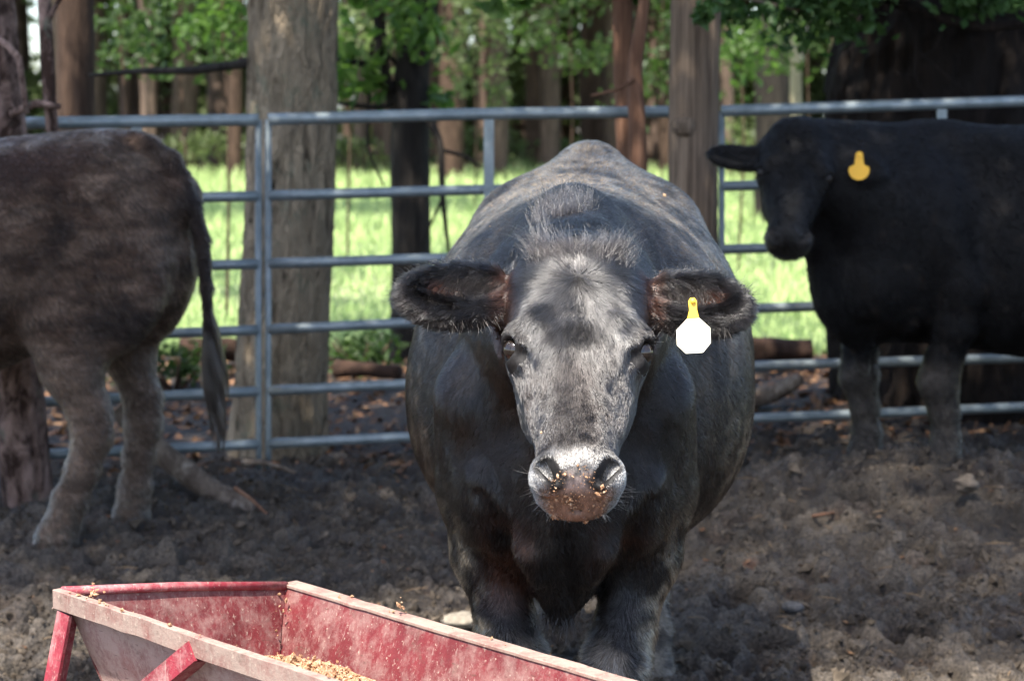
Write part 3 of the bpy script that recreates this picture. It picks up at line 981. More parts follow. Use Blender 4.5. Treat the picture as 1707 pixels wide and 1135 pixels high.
# dark forked tree
y3 = 12.2
p3 = [(*at(683, 610, y3), .132), (*at(682, 400, y3), .115), (*at(681, 250, y3), .112), (*at(683, 130, y3), .10), (*at(700, 0, y3), .085), (*at(735, -200, y3), .07), (*at(760, -600, y3), .05)]
tree('tree', 'near-black forked trunk with crooked bare limbs, left of the facing cow', (p3[0][0], y3, 0), p3, B_dark, 'tree', None,
     [(lowb(610, 30, 12.0), (.42, .4, .28), 240), (lowb(600, 150, 12.1), (.25, .3, .22), 110), (lowb(690, 30, 11.9), (.22, .3, .25), 90), (lowb(720, 170, 12.2), (.2, .2, .15), 50),
      ((-.8, 12, 5.5), (1.6, 1.5, 1.2), 1500)], L_bright, .11,
     [[(*at(668, 190, y3), .05), (*at(640, 130, y3), .042), (*at(632, 40, y3), .036), (*at(640, -100, y3), .03)],
      [(*at(655, 150, y3 - .05), .03), (*at(610, 108, y3 - .1), .022), (*at(565, 98, y3 - .1), .016), (*at(520, 110, y3), .01)],
      [(*at(672, 170, y3), .022), (*at(625, 180, y3 - .1), .018), (*at(560, 172, y3), .010)],
      [(*at(712, 190, y3 - .1), .03), (*at(735, 240, y3 - .2), .020), (*at(738, 330, y3 - .25), .017), (*at(748, 420, y3 - .25), .010)],
      [(*at(735, 250, y3 - .2), .012), (*at(780, 262, y3 - .2), .009), (*at(800, 280, y3 - .2), .006)],
      [(*at(672, 120, y3), .016), (*at(620, 60, y3), .012), (*at(612, 250, y3), .010), (*at(640, 310, y3), .006)],
      [(*at(738, 330, y3 - .25), .010), (*at(715, 380, y3 - .2), .008), (*at(705, 410, y3 - .2), .005)]], seed=8, n=30)
# twin-stemmed reddish cedar
p4a = up_path(1047, 1040, 8.55, .042, .032, 7.5, .05, 0, 300)
e4 = tree('cedar_tree', 'slim reddish trunk with two stems, behind the hips of the facing cow', (p4a[0][0], 8.55, 0), p4a, B_red, 'tree', None,
          [((.9, 6.6, 5.6), (1.3, .9, .6), 3000), (lowb(1000, -30, 8.6), (.3, .2, .14), 180)], L_cedar, .11,
          [[(*at(1066, 700, 8.10), .036), (*at(1067, 300, 8.06), .036), (*at(1065, 190, 8.06), .034), (*at(1060, 110, 8.10), .030), (*at(1072, 40, 8.10), .024), (*at(1082, -60, 8.1), .02)],
           [(*at(1062, 130, 8.08), .010), (*at(1030, 150, 8.0), .007), (*at(985, 160, 8.0), .004)]], seed=11, n=24, seg=.04)
# straight cedar trunk in front of the fence
p5 = up_path(1160, 1160, 7.86, .094, .090, 8.5)
e5 = tree('cedar_tree', 'straight grey-brown trunk with a knot, in front of the fence where two panels meet', (p5[0][0], 7.86, 0), p5, B_cedar, 'tree', None,
          [((1.3, 5.4, 5.6), (1.5, .9, .7), 20000), ((.4, 8.0, 6.5), (1.5, 1.4, .9), 1800), (lowb(1240, -10, 8.3), (.28, .2, .12), 520), (lowb(1300, 10, 8.8), (.26, .2, .14), 520), (lowb(1380, 5, 8.6), (.25, .2, .12), 520), (lowb(1180, 5, 7.6), (.10, .1, .06), 90)],
          L_cedar, .06, [[(*at(1180, -20, 7.9), .012), (*at(1250, 0, 8.2), .009), (*at(1340, 20, 8.7), .006)]], seed=13, n=48, seg=.03, rough=.07, ridges=18)
m = MB()
kp = at(1141, 214, 7.772) - np.array([p5[0][0], 7.86, 0])
m.tube([kp + (0, .05, .01), kp + (0, .0, .004), kp + (-.002, -.016, 0), kp + (-.003, -.024, -.002)], [.050, .040, .027, .010], 14, .25, 3)
m.build('knot', B_cedar, e5, True)
# huge shaggy trunk on the right
p6 = [(*at(1610, 720, 9.4), .60), (*at(1604, 400, 9.4), .56), (*at(1610, 165, 9.4), .545), (*at(1630, 0, 9.4), .52), (*at(1650, -300, 9.4), .48), (*at(1680, -900, 9.4), .40)]
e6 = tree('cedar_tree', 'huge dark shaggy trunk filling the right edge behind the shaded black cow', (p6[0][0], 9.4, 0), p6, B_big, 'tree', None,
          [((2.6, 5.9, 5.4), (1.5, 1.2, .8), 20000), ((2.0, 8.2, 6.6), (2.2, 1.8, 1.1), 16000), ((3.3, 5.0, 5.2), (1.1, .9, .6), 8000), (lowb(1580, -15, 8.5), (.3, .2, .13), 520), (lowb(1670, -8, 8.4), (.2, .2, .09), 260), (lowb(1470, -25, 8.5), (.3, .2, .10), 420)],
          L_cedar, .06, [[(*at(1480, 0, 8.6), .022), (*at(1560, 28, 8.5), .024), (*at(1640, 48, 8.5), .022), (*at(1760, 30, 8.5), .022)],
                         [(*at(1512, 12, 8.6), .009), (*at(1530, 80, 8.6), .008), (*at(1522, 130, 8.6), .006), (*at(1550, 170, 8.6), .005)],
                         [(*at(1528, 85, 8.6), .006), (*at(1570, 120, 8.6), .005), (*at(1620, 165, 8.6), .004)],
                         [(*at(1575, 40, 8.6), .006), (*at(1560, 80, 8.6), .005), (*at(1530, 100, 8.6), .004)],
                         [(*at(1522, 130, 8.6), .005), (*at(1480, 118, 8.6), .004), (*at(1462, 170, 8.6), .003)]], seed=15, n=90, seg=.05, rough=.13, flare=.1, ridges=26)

# unseen tree added on the near side to half-shade the mud
tree('pine_tree', 'added unseen tall pine on the near side of the pen, its crown shading the mud', (-3.6, .4, 0), [(-3.6, .4, -.1, .24), (-3.5, .4, 6, .20), (-3.3, .5, 17, .08)], B_brown, 'tree', None,
     [((-4.7, -.2, 15.0), (1.5, 1.2, .9), 3300), ((-3.0, -.1, 15.2), (1.5, 1.2, .9), 3600), ((-1.4, -.3, 15.0), (1.4, 1.2, .9), 3800), ((-2.4, -1.35, 15.0), (1.0, .5, .5), 2000)], L_mid, .10, seed=17)

# trunks of the wood behind the meadow
bgt = [(243, 15, 26, B_far, 'slim trunk'), (310, 44, 46, B_far, 'broad pinkish trunk'), (366, 40, 52, B_far, 'reddish trunk'), (391, 24, 40, B_brown, 'dark narrow trunk'),
       (600, 22, 44, B_far, 'grey trunk'), (752, 46, 40, B_brown, 'thick brown trunk'), (826, 34, 44, B_brown, 'brown trunk'), (893, 30, 46, B_brown, 'dark brown trunk'),
       (992, 48, 48, B_brown, 'broad shadowed trunk'), (1288, 60, 27, B_dark, 'dark thick trunk'), (1326, 22, 30, B_pale, 'pale pole-like trunk'), (1398, 26, 38, B_far, 'grey-brown trunk'),
       (1212, 20, 42, B_far, 'thin grey trunk'), (1110, 26, 45, B_brown, 'shaded trunk')]
where = {243: 'left of the broad pinkish trunk, over the brown cow', 310: 'over the tail of the brown cow', 366: 'beside the dark narrow trunk left of the furrowed tree', 391: 'close to the left side of the furrowed tree',
         600: 'between the furrowed tree and the black forked tree', 752: 'right of the black forked tree', 826: 'above the middle upright of the fence', 893: 'second from the twin-stemmed cedar, toward the left',
         992: 'left of the twin-stemmed cedar', 1288: 'above the face of the shaded cow', 1326: 'above the head of the shaded cow', 1398: 'between the pale pole and the huge shaggy trunk',
         1212: 'right beside the straight knotted trunk', 1110: 'between the twin-stemmed cedar and the knotted trunk'}
protoC = None
for k, (px, w, y, bk, nm) in enumerate(bgt):
    r = w / 2 * y / F
    pth = up_path(px, px + rg.normal() * 3, y, r, r * .8, 13, -.2, 0, 280)
    o = empty('tree', (pth[0][0], y, 0))
    tag(o, f'{nm} beyond the meadow, {where[px]}', 'tree', 'trees of the wood beyond the meadow')
    trunk_mesh('trunk', rel(pth, (pth[0][0], y, 0)), bk, o, n=14, seg=.35, seed=k + 20, rough=.1)
    if protoC is None:
        V, Q = leaf_cloud([((0, 0, 7.5), (2.2, 2.0, 1.6), 1500), ((.8, .3, 9.5), (1.6, 1.6, 1.4), 900)], .30, .6, 5, 18)
        protoC = mesh_np('crown', V, Q, L_far, o, False)
    else:
        cr = protoC.copy(); COL.objects.link(cr); cr.parent = o; cr.rotation_euler = (0, 0, rg.random() * 6.28)
first = None
for k in range(110):
    y = rg.uniform(42, 80); x = rg.uniform(-1, 1) * y * .26
    if first is None:
        o = empty('tree', (x, y, 0)); first = o
        tag(o, 'blurred distant trunk standing deep in the wood beyond the sunlit meadow', 'tree', 'far trees deep in the wood')
        trunk_mesh('trunk', [(0, 0, -.2, .20), (.05, 0, 5, .17), (.02, 0, 13, .12)], B_far, o, n=10, seg=.5, seed=77)
        cr = protoC.copy(); COL.objects.link(cr); cr.parent = o
        kids = list(o.children)
    else:
        o = first.copy(); COL.objects.link(o); o.location = (x, y, 0); o.rotation_euler = (0, 0, rg.random() * 6.28)
        s = rg.uniform(.6, 1.5); o.scale = (s, s, 1)
        for ch in (kids if k > 1 else kids):
            c2 = ch.copy(); COL.objects.link(c2); c2.parent = o

# leafy saplings and shrubs of the undergrowth
sap = [(200, 40, 15.5, .55, .42, L_mid, 'leafy green sapling above the back of the brown cow'),
       (300, 110, 17.5, .60, .36, L_mid, 'mid-green sapling over the tail of the brown cow'),
       (370, 40, 14.5, .45, .34, L_bright, 'sapling with leaves touching the left side of the furrowed tree'),
       (575, 60, 20, .55, .55, L_far, 'pale leafy sapling right of the furrowed tree'),
       (790, 110, 30, .7, .9, L_far, 'light green sapling behind the middle fence upright'),
       (950, 60, 26, .9, .55, L_mid, 'dull green sapling left of the twin-stemmed cedar'),
       (1100, 110, 24, .5, .7, L_mid, 'sapling between the twin-stemmed cedar and the knotted trunk'),
       (1235, 90, 19, .42, .45, L_bright, 'bright sapling just right of the knotted trunk'),
       (1345, 100, 22, .6, .40, L_mid, 'shaded sapling above the head of the right-hand cow')]
for k, (px, py, y, rx, rz, lm, lb) in enumerate(sap):
    c0 = at(px, py, y)
    b0 = (c0[0], y, float(gz(c0[0], y)))
    e = empty('sapling', b0)
    tag(e, lb, 'sapling', 'saplings of the undergrowth')
    trunk_mesh('trunk', [(0, 0, -.05, .012), (.04, 0, c0[2] * .6, .010), (.0, 0, c0[2], .009), (.05, 0, c0[2] + 1.2, .008)], B_brown, e, n=8, seg=.15, seed=k)
    V, Q = leaf_cloud([((0, 0, c0[2] + .1), (rx, rx * .8, rz), int(330 * rx / .5)), ((rx * .4, 0, c0[2] + .9), (rx, rx, .5), 500)], .062 + y * .0022, .6, 100 + k, 16)
    mesh_np('crown', V, Q, lm, e, False)
shr = [(600, 585, 11.3, .35, .16, 'low green weeds beside the foot of the dark forked tree'), (290, 600, 10.6, .35, .16, 'low dark green shrub behind the hanging tail'),
       (560, 330, 44, 1.3, .6, 'far shrub at the meadow edge right of the furrowed tree'), (800, 290, 47, 1.6, .6, 'far shrub at the meadow edge under the middle fence upright'),
       (900, 280, 46, 1.4, .5, 'far shrub at the meadow edge left of the cow hips'), (1235, 240, 40, 1.2, .8, 'far shrub at the meadow edge beside the ear of the shaded cow'),
       (350, 290, 45, 1.4, .6, 'far shrub at the meadow edge over the end of the brown cow')]
for k, (px, py, y, rx, rz, lb) in enumerate(shr):
    c0 = at(px, py, y)
    e = empty('shrub', (c0[0], y, float(gz(c0[0], y))))
    tag(e, lb, 'shrub', 'shrubs of the undergrowth')
    m = MB()
    for q in range(5):
        a = q * 1.26
        m.tube([(0, 0, -.03), (math.cos(a) * rx * .3, math.sin(a) * rx * .3, rz * .6), (math.cos(a) * rx * .5, math.sin(a) * rx * .5, rz * 1.2)], [.012, .009, .005], 6)
    m.build('stem', B_brown, e, True)
    V, Q = leaf_cloud([((0, 0, rz * .9), (rx, rx * .8, rz * .8), 420 if y < 20 else 700)], .06 if y < 20 else .16, .5, 200 + k, 14)
    mesh_np('foliage', V, Q, L_mid if y < 20 else L_far, e, False)

# the wood as one mass behind everything
rgw = np.random.default_rng(9)
cls = []
for k in range(260):
    y = rgw.uniform(62, 92); x = rgw.uniform(-1, 1) * (y * .62)
    z = rgw.uniform(.5, 15) if k % 3 else rgw.uniform(.3, 3)
    cls.append(((x, y, z), (rgw.uniform(1.5, 3.4), 1.5, rgw.uniform(.9, 2.2)), 300))
for k in range(190):
    x = -80 + 160 * k / 189
    cls.append(((x, 98, rgw.uniform(2, 17)), (3.2, 1.5, 3.2), 330))
V, Q = leaf_cloud(cls, .55, .65, 33, 16, .34)
fw = mesh_np('far_wood', V, Q, L_far, None, False)
tag(fw, 'green foliage of the far wood closing the view', 'wood', kind='stuff')

# ------------------------------------------------------------------ pipe fence panels
t = NT('galvanised_pipe')
pn_ = t.noise(t.pos((1, 1, 1), 'Object'), 14, 5, .65)
pr_ = t.noise(t.pos((1, 1, 1), 'Object'), 45, 5, .7)
pc = t.mix(t.mapr(pn_, .35, .7), (.15, .18, .19), (.25, .28, .285))
pc = t.mix(t.mapr(pr_, .60, .74, 0, .75), pc, (.16, .085, .05))
M_pipe = t.done(pc, .42, t.bump(pr_, .15, .004), .5, .35)
FP = [(-60, 7.80), (32, 7.83), (432, 8.02), (1196, 8.34), (1707, 8.44), (1960, 8.5)]
fY = lambda px: np.interp(px, [a for a, _ in FP], [b for _, b in FP])
railpx = [[(32, 206), (432, 200), (815, 190), (1196, 186), (1707, 169), (1960, 160)],
          [(32, 336), (432, 327), (815, 316), (1196, 311), (1707, 297), (1960, 290)],
          [(32, 452), (432, 440), (815, 428), (1196, 416), (1707, 402), (1960, 394)],
          [(32, 565), (432, 550), (815, 532), (1196, 516), (1707, 500), (1960, 491)],
          [(32, 672), (432, 652), (815, 634), (1196, 612), (1707, 596), (1960, 586)],
          [(32, 760), (432, 740), (815, 722), (1196, 700), (1707, 678), (1960, 668)]]


def rail_pt(k, px):
    a = railpx[k]
    return at(px, np.interp(px, [q[0] for q in a], [q[1] for q in a]), fY(px))


def panel(px0, px1, ups, label):
    b = rail_pt(5, px0); b = np.array([b[0], b[1], float(gz(b[0], b[1]))])
    e = empty('fence_panel', b)
    tag(e, label, 'fence panel', 'pipe fence panels round the pen')
    for k in range(6):
        r = .0235 if k == 0 else .0205
        m = MB()
        n = 9
        m.tube([rail_pt(k, px0 + (px1 - px0) * i / n) for i in range(n + 1)], r, 16)
        m.build('rail', M_pipe, e, True, b)
    for px in ups:
        end = px in (px0, px1)
        T, Bt = rail_pt(0, px), rail_pt(5, px)
        off = np.array([0, 0, 0]) if end else np.array([0, -.026, 0])
        m = MB()
        if end:
            m.tube([Bt - (0, 0, .10), Bt, T], .0125, 14)
        else:
            m.bar(Bt + off - (0, 0, .01), T + off - (0, 0, .022), .040, .010, (0, 1, 0))
        m.build('upright', M_pipe, e, end, b)
    return e


panel(32, 431, (32, 431, 230), 'left panel of the pipe fence, ending at the furrowed tree, behind the brown cow')
panel(447, 1190, (447, 815, 1190), 'middle panel of the pipe fence, behind the cow that faces the camera')
panel(1203, 1960, (1203, 1568, 1960), 'right panel of the pipe fence, behind the shaded black cow')
# ------------------------------------------------------------------ cattle
M_hair = hair_mat('black_coat_hair')
M_dull = hair_mat('dull_coat_hair', .35, .45, 1.22)
M_hide_dark = hide_mat('shaded_hide', .6)
M_hide_dark.node_tree.nodes['Principled BSDF'].inputs['Specular IOR Level'].default_value = .12
M_hide = hide_mat('black_hide', .62)
M_hide_mud = hide_mat('muddy_hide', 0.8, 0.5, 0.9)
M_eye_dull = NT('eye_shaded').done((0.010, 0.008, 0.007), 0.35, None, 0.2)
M_eye = NT('eye_dark').done((0.012, 0.008, 0.006), 0.06, None, 0.6)


def front_leg(sx, knee=None, dy=0.0, spread=1.0, sh=0.0):
    k = lambda x, y, z: (sx * x * spread, y + sh + dy * max(0, (.9 - z)) / .8, z)
    return [(k(.150, .18, .95), .100), (k(.160, .28, .76), .092), (k(.155, .27, .63), .068), (k(.118, .245, .50), .054),
            (k(.100, .235, .42), .060), (k(.099, .26, .31), .044), (k(.098, .27, .21), .042), (k(.098, .262, .14), .050),
            (k(.098, .235, .08), .046), (k(.100, .215, .035), .058), (k(.100, .20, .0), .062)]


def hind_leg(sx, pts=None):
    if pts is None:
        pts = [(.19, 1.26, .74, .12), (.19, 1.38, .58, .085), (.17, 1.53, .47, .062), (.165, 1.53, .40, .056), (.163, 1.50, .28, .044),
               (.163, 1.48, .15, .050), (.163, 1.45, .08, .047), (.165, 1.43, .035, .058), (.165, 1.415, .0, .062)]
    return [((sx * a, b, c), r) for a, b, c, r in pts]


def cow_mesh(po, X, Y, Z):
    V, Q = isosurface(lambda p: cow_sdf(p, po), X, Y, Z)
    return V, Q, vnormals(V, Q)


def head_local(V, hd):
    return (V - hd['P']) @ np.stack([hd['v'], hd['u'], hd['w']]).T


def lerp(c, col, f):
    return c + (np.array(col) - c) * np.clip(f, 0, 1)[:, None]


def eye_pair(parent, hd, mat=None):
    for sg in (1, -1):
        c = hd['P'] + hd['v'] * sg * .1085 + hd['u'] * .2105 - hd['w'] * .0385
        m = MB()
        th = np.linspace(0, np.pi, 15); ph = np.linspace(0, 2 * np.pi, 25)[:-1]
        T, Pp = np.meshgrid(th, ph, indexing='ij')
        S = np.stack([np.sin(T) * np.cos(Pp), np.sin(T) * np.sin(Pp), np.cos(T)], -1).reshape(-1, 3) * .0205 + c
        i, j = np.meshgrid(np.arange(14), np.arange(24), indexing='ij')
        Qs = np.stack([i * 24 + j, (i + 1) * 24 + j, (i + 1) * 24 + (j + 1) % 24, i * 24 + (j + 1) % 24], -1).reshape(-1, 4)
        m.add(S, Qs)
        m.build('eye', mat or M_eye, parent, True)


# --- the cow that faces the camera ------------------------------------------------
CX, CY, CA = .092, 3.78, R(4.2)
cowA = empty('cow', (CX, CY, 0), -CA)
tag(cowA, 'black cow standing head-on behind the red trough, muzzle crusted with feed', 'cow', 'cattle in the pen')
ca_, sa_ = math.cos(-CA), math.sin(-CA)


def toA(w):
    w = np.asarray(w, float)
    d = w - np.array([CX, CY, 0])
    x, y, z = d[..., 0], d[..., 1], d[..., 2]
    return np.stack([x * ca_ + y * sa_, -x * sa_ + y * ca_, z], -1)


hdA = head_frame(toA(at(966, 398, 3.60)), toA(at(963, 832, 3.27)), toA(at(1080, 500, 3.5)) - toA(at(850, 500, 3.5)),
                 (ear((.206, .078, -.085), (.092, .060, .030), .06, .15), ear((.212, .068, -.085), (.100, .062, .030), .02, .15)))
tz = lambda px, py, y, r: (toA(at(px, py, y)), r)
poA = dict(head=hdA, front=[front_leg(1, sh=-.07), front_leg(-1, sh=-.07)], hind=[hind_leg(1), hind_leg(-1)],
           thigh=[((.19, 1.38, .86), (.125, .23, .33)), ((-.19, 1.38, .86), (.125, .23, .33))],
           brisket=toA(at(935, 1026, 3.88)), neck0=(0, .32, 1.02), neckr=.198,
           tail=[((0, 1.56, 1.345), .05), ((0, 1.70, 1.22), .034), ((0, 1.76, 1.0), .024), ((0, 1.77, .75), .02), ((0, 1.78, .5), .016)],
           )


def hitA(px, py, inset=0.0):
    """where the ray through a photo pixel meets the chest"""
    a, b = toA(np.array([0, 0, CAM_H])), toA(at(px, py, 4.0))
    d = (b - a) / np.linalg.norm(b - a)
    t_ = 3.2
    for _ in range(60):
        e = float(cow_sdf((a + d * t_)[None], poA)[0])
        t_ += .7 * e
        if abs(e) < 5e-4: break
    return a + d * (t_ + inset)


cr_ = lambda pts, r, ins: [(hitA(px, py, ins), r * k) for px, py, k in pts]
bodyonly = poA['head']
poA['creases'] = [cr_([(803, 790, .6), (815, 835, 1), (838, 885, 1), (880, 925, .9), (897, 960, .7)], .017, .009),
                  cr_([(1083, 800, .6), (1070, 850, 1), (1045, 895, 1), (1005, 925, .9), (985, 960, .7)], .017, .009)]
poA['grooves'] = [cr_([(800, 830, .6), (822, 880, 1), (850, 935, 1), (878, 985, 1.1)], .026, -.004),
                  cr_([(1090, 840, .6), (1068, 885, 1), (1035, 940, 1), (1000, 990, 1.1)], .026, -.004),
                  cr_([(944, 905, .8), (944, 960, 1), (950, 1000, .6)], .014, -.006)]
V, Q, N = cow_mesh(poA, axis(-.50, .50, .0045, .009, -.315, .315), axis(-.60, 1.90, .0045, .010, -.56, .02), axis(-.012, 1.47, .0045, .009, .76, 1.36))


def colourA(V, N):
    c = np.tile(np.array([.014, .0125, .0125]), (len(V), 1))
    x, y, z = V.T
    h = head_local(V, poA['head'])
    ishead = (h[:, 1] < .60) & (h[:, 1] > -.1) & (np.abs(h[:, 0]) < .14) & (h[:, 2] > -.24) & (y < .1)
    n1 = fbm(V * 9, 4, 3); n2 = fbm(V * 38, 3, 9); n3 = fbm(V * np.array([60, 14, 14]), 3, 13)
    # rusty brown on the flanks, inner forearms, neck folds
    c = lerp(c, (.030, .018, .014), sstep(.5, .78, n1) * .7 * (~ishead) * sstep(.3, .6, y))
    ff = sstep(.03, .10, np.abs(x)) * sstep(.76, .70, z) * sstep(.50, .60, z) * (y < .35) * sstep(.19, .13, np.abs(x)) * (z < .80)
    c = lerp(c, (.085, .030, .015), ff * .65 * sstep(.3,.6,n1))
    # dust on the back and rump
    dst = sstep(.55, .95, y) * sstep(.15, .75, N[:, 2]) * sstep(.30, .62, n1 * .5 + n2 * .5)
    c = lerp(c, (.34, .275, .205), dst * .9)
    c = lerp(c, (.11, .088, .07), sstep(.5, .7, y) * sstep(.48, .68, n3) * .55)
    # caked dirt low on the belly and the outer forearms
    low = sstep(.62, .40, z) * sstep(.35, .65, n2)
    c = lerp(c, (.22, .185, .145), sstep(.50, .43, z) * sstep(.36, .56, n2) * .95)
    out = sstep(.10, .17, np.abs(x) - (z - .42) * .22) * sstep(.80, .55, z) * sstep(.42, .62, n2) * (y < .5)
    c = lerp(c, (.34, .29, .225), out * .8)  # forearm mud brightened to put lit leg outlines into the colour
    side = sstep(.30, .36, np.abs(x)) * sstep(.46, .62, n2) * (x > 0)
    c = lerp(c, (.28, .24, .185), side * .8 * sstep(.9, .7, z))
    # head
    face = ishead & (h[:, 2] > -.12)
    c = lerp(c, (.022, .019, .018), face * .6)
    c = lerp(c, (.048, .046, .046), face * sstep(.105, .075, np.abs(h[:, 0])) * sstep(.02, .07, h[:, 1]) * sstep(.30, .20, h[:, 1]) * (.55 + .45 * sstep(.35, .6, n2)))  # silvery forehead sheen put into the hair colour
    c = lerp(c, (.045, .020, .014), ishead * sstep(.085, .115, np.abs(h[:, 0])) * sstep(.0, .05, h[:, 1]) * sstep(.16, .10, h[:, 1]) * .85)
    m = ishead * sstep(.42, .455, h[:, 1] + (n2 - .5) * .03)
    c = lerp(c, (.22, .21, .205), m * .85)
    top = ishead * sstep(.438, .448, h[:, 1]) * sstep(.474, .462, h[:, 1]) * sstep(.055, .035, np.abs(h[:, 0])) * (h[:, 2] > -.03)
    c = lerp(c, (.25, .232, .215), top * sstep(.25, .5, n2) * .9)
    wing = ishead * sstep(.03, .055, np.abs(h[:, 0])) * sstep(.425, .445, h[:, 1]) * sstep(.505, .485, h[:, 1])
    c = lerp(c, (.22, .215, .21), wing * .6)
    fd = ishead * sstep(.466, .478, h[:, 1]) * sstep(.050, .036, np.abs(h[:, 0])) * (h[:, 2] > -.10) * sstep(.503, .488, h[:, 1])
    c = lerp(c, (.46, .37, .335), fd * sstep(.22, .45, fbm(V * 80, 2, 21)) * .9)
    chin = ishead * sstep(.487, .495, h[:, 1]) * sstep(.06, .045, np.abs(h[:, 0]))
    c = lerp(c, (.36, .20, .13), chin * .7)
    a = np.c_[np.abs(h[:, 0]), h[:, 1:]]
    nost = np.exp(-(rcone(a.astype(np.float32), (.057, .453, .003), (.036, .484, -.008), 0, 0) / .0205) ** 6)
    c = lerp(c, (.006, .005, .005), nost * ishead)
    # inside of the ears
    for sg, e in ((1, hdA['ear'][0]), (-1, hdA['ear'][1])):
        b = h.copy(); b[:, 0] *= sg
        q = (b - e['c']) @ e['ax'].T
        inn = (b[:, 0] > .13) * sstep(.0, .6, N @ hdA['w']) * sstep(.026, .010, np.abs(q[:, 1] + .005)) * sstep(-.03, .0, q[:, 0]) * sstep(.05, .03, q[:, 0]) * (np.abs(q[:, 2]) < .05)
        c = lerp(c, (.12, .042, .024), inn * .95)
    return c


CA_col = colourA(V, N)
body = mesh_np('body', V, Q, M_hide, cowA, True, None, CA_col)
hA = lambda P: head_local(P, hdA)
WH = (.0, .085)           # whorl on the forehead, head frame


def in_ear(h):
    return (np.abs(h[:, 0]) > .128) & (h[:, 2] > -.19) & (h[:, 1] > -.05) & (h[:, 1] < .22)


def wA(P, n):
    h = hA(P)
    hd = (P[:, 1] < .06) & (h[:, 1] < .6) & (P[:, 2] > .80)
    w = np.where(hd, 4.0, 1.0)
    w = np.where(hd & (h[:, 1] > .466) & (np.abs(h[:, 0]) < .045) & (h[:, 2] > -.12), 0.15, w)
    w = np.where(in_ear(h) & hd, 3.0, w)
    w = np.where(P[:, 1] > .75, .45, w)
    w = np.where((P[:, 2] < .30), .15, w)
    nz_ = np.where(hd, rcone(np.c_[np.abs(h[:, 0]), h[:, 1:]].astype(np.float32), (.055, .454, .005), (.034, .484, .000), 0, 0), 1)
    gv = rcone(np.c_[np.abs(h[:, 0]), h[:, 1:]].astype(np.float32), (.098, .236, -.008), (.064, .315, .006), 0, 0)
    e = np.minimum(np.linalg.norm(h - np.array([.1085, .2105, -.0425]), axis=1), np.linalg.norm(h - np.array([-.1085, .2105, -.0425]), axis=1))
    return np.where((e < .039) | (nz_ < .017), 0.0, w * np.where(gv < .012, .12, 1.0))


def flowA(P, n):
    h = hA(P)
    ishd = (P[:, 1] < .02) & (h[:, 2] > -.17) & (h[:, 1] < .6)
    body = np.stack([np.sign(P[:, 0]) * .10, np.full(len(P), .75), np.full(len(P), -.75)], -1)
    r = np.stack([h[:, 0] - WH[0], h[:, 1] - WH[1]], -1)
    ln = np.linalg.norm(r, axis=1) + 1e-5
    r = r / ln[:, None]
    sw = sstep(.16, .38, h[:, 1])
    fx = r[:, 0] * (1 - sw) + np.clip(h[:, 0] / .05, -1, 1) * .35 * sw
    fy = r[:, 1] * (1 - sw) + 1.0 * sw
    ff = fx[:, None] * hdA['v'] + fy[:, None] * hdA['u']
    f = np.where(ishd[:, None], ff, body)
    ea = in_ear(h) & (P[:, 1] < .1) & (P[:, 2] > .95)
    fe = np.sign(h[:, 0])[:, None] * hdA['v'] * .8 + hdA['u'] * .35 + hdA['w'] * .1
    return np.where(ea[:, None], fe, f)


def lenA(P, n):
    h = hA(P)
    L = np.full(len(P), .014)
    ishd = (P[:, 1] < .02) & (h[:, 2] > -.17) & (h[:, 1] < .6)
    Lh = .018 * sstep(.42, .06, h[:, 1]) + .007
    Lh = np.where(h[:, 1] > .44, .0045, Lh)
    L = np.where(ishd, Lh, L)
    L = np.where(in_ear(h) & (P[:, 1] < .1) & (P[:, 2] > .95), .026, L)
    L = np.where(P[:, 2] < .50, .022, L)
    e = np.linalg.norm(np.c_[np.abs(h[:, 0]), h[:, 1:]] - np.array([.1085, .2105, -.0385]), axis=1)
    L = np.where(P[:, 1] < .02, L * (.3 + .7 * sstep(.032, .065, e)), L)
    return L


def liftA(P, n):
    h = hA(P)
    l = np.full(len(P), .12)
    l = np.where((P[:, 1] < .02) & (h[:, 1] < .5), .13 + .03 * sstep(.32, .08, h[:, 1]), l)
    l = l + .30 * np.exp(-((h[:, 0] - WH[0]) ** 2 + (h[:, 1] - WH[1]) ** 2) / .018 ** 2) * (P[:, 1] < .02)
    l = np.where(in_ear(h) & (P[:, 1] < .1) & (P[:, 2] > .95), .75, l)
    return np.where(P[:, 2] < .5, .45, l)


fur('coat', cowA, V, N, Q, CA_col, 470000, wA, flowA, lenA, liftA, .00055, M_hair, 5, 4, .30, .012, .05)

# forelock, ear fringe, whiskers, lashes
rg = np.random.default_rng(77)


def tuft(n, base, spread, direction, length, bend, jit=.25, k=6):
    L = []
    for i in range(n):
        p = base + spread * rg.normal(size=3)
        d = np.array(direction(p)) + rg.normal(size=3) * jit
        d /= np.linalg.norm(d)
        ln = length * (.5 + .8 * rg.random())
        t = np.linspace(0, 1, k)[:, None]
        b = np.array(bend) + rg.normal(size=3) * .25
        L.append(p + d * t * ln + b * (t ** 2) * ln * .5)
    return L


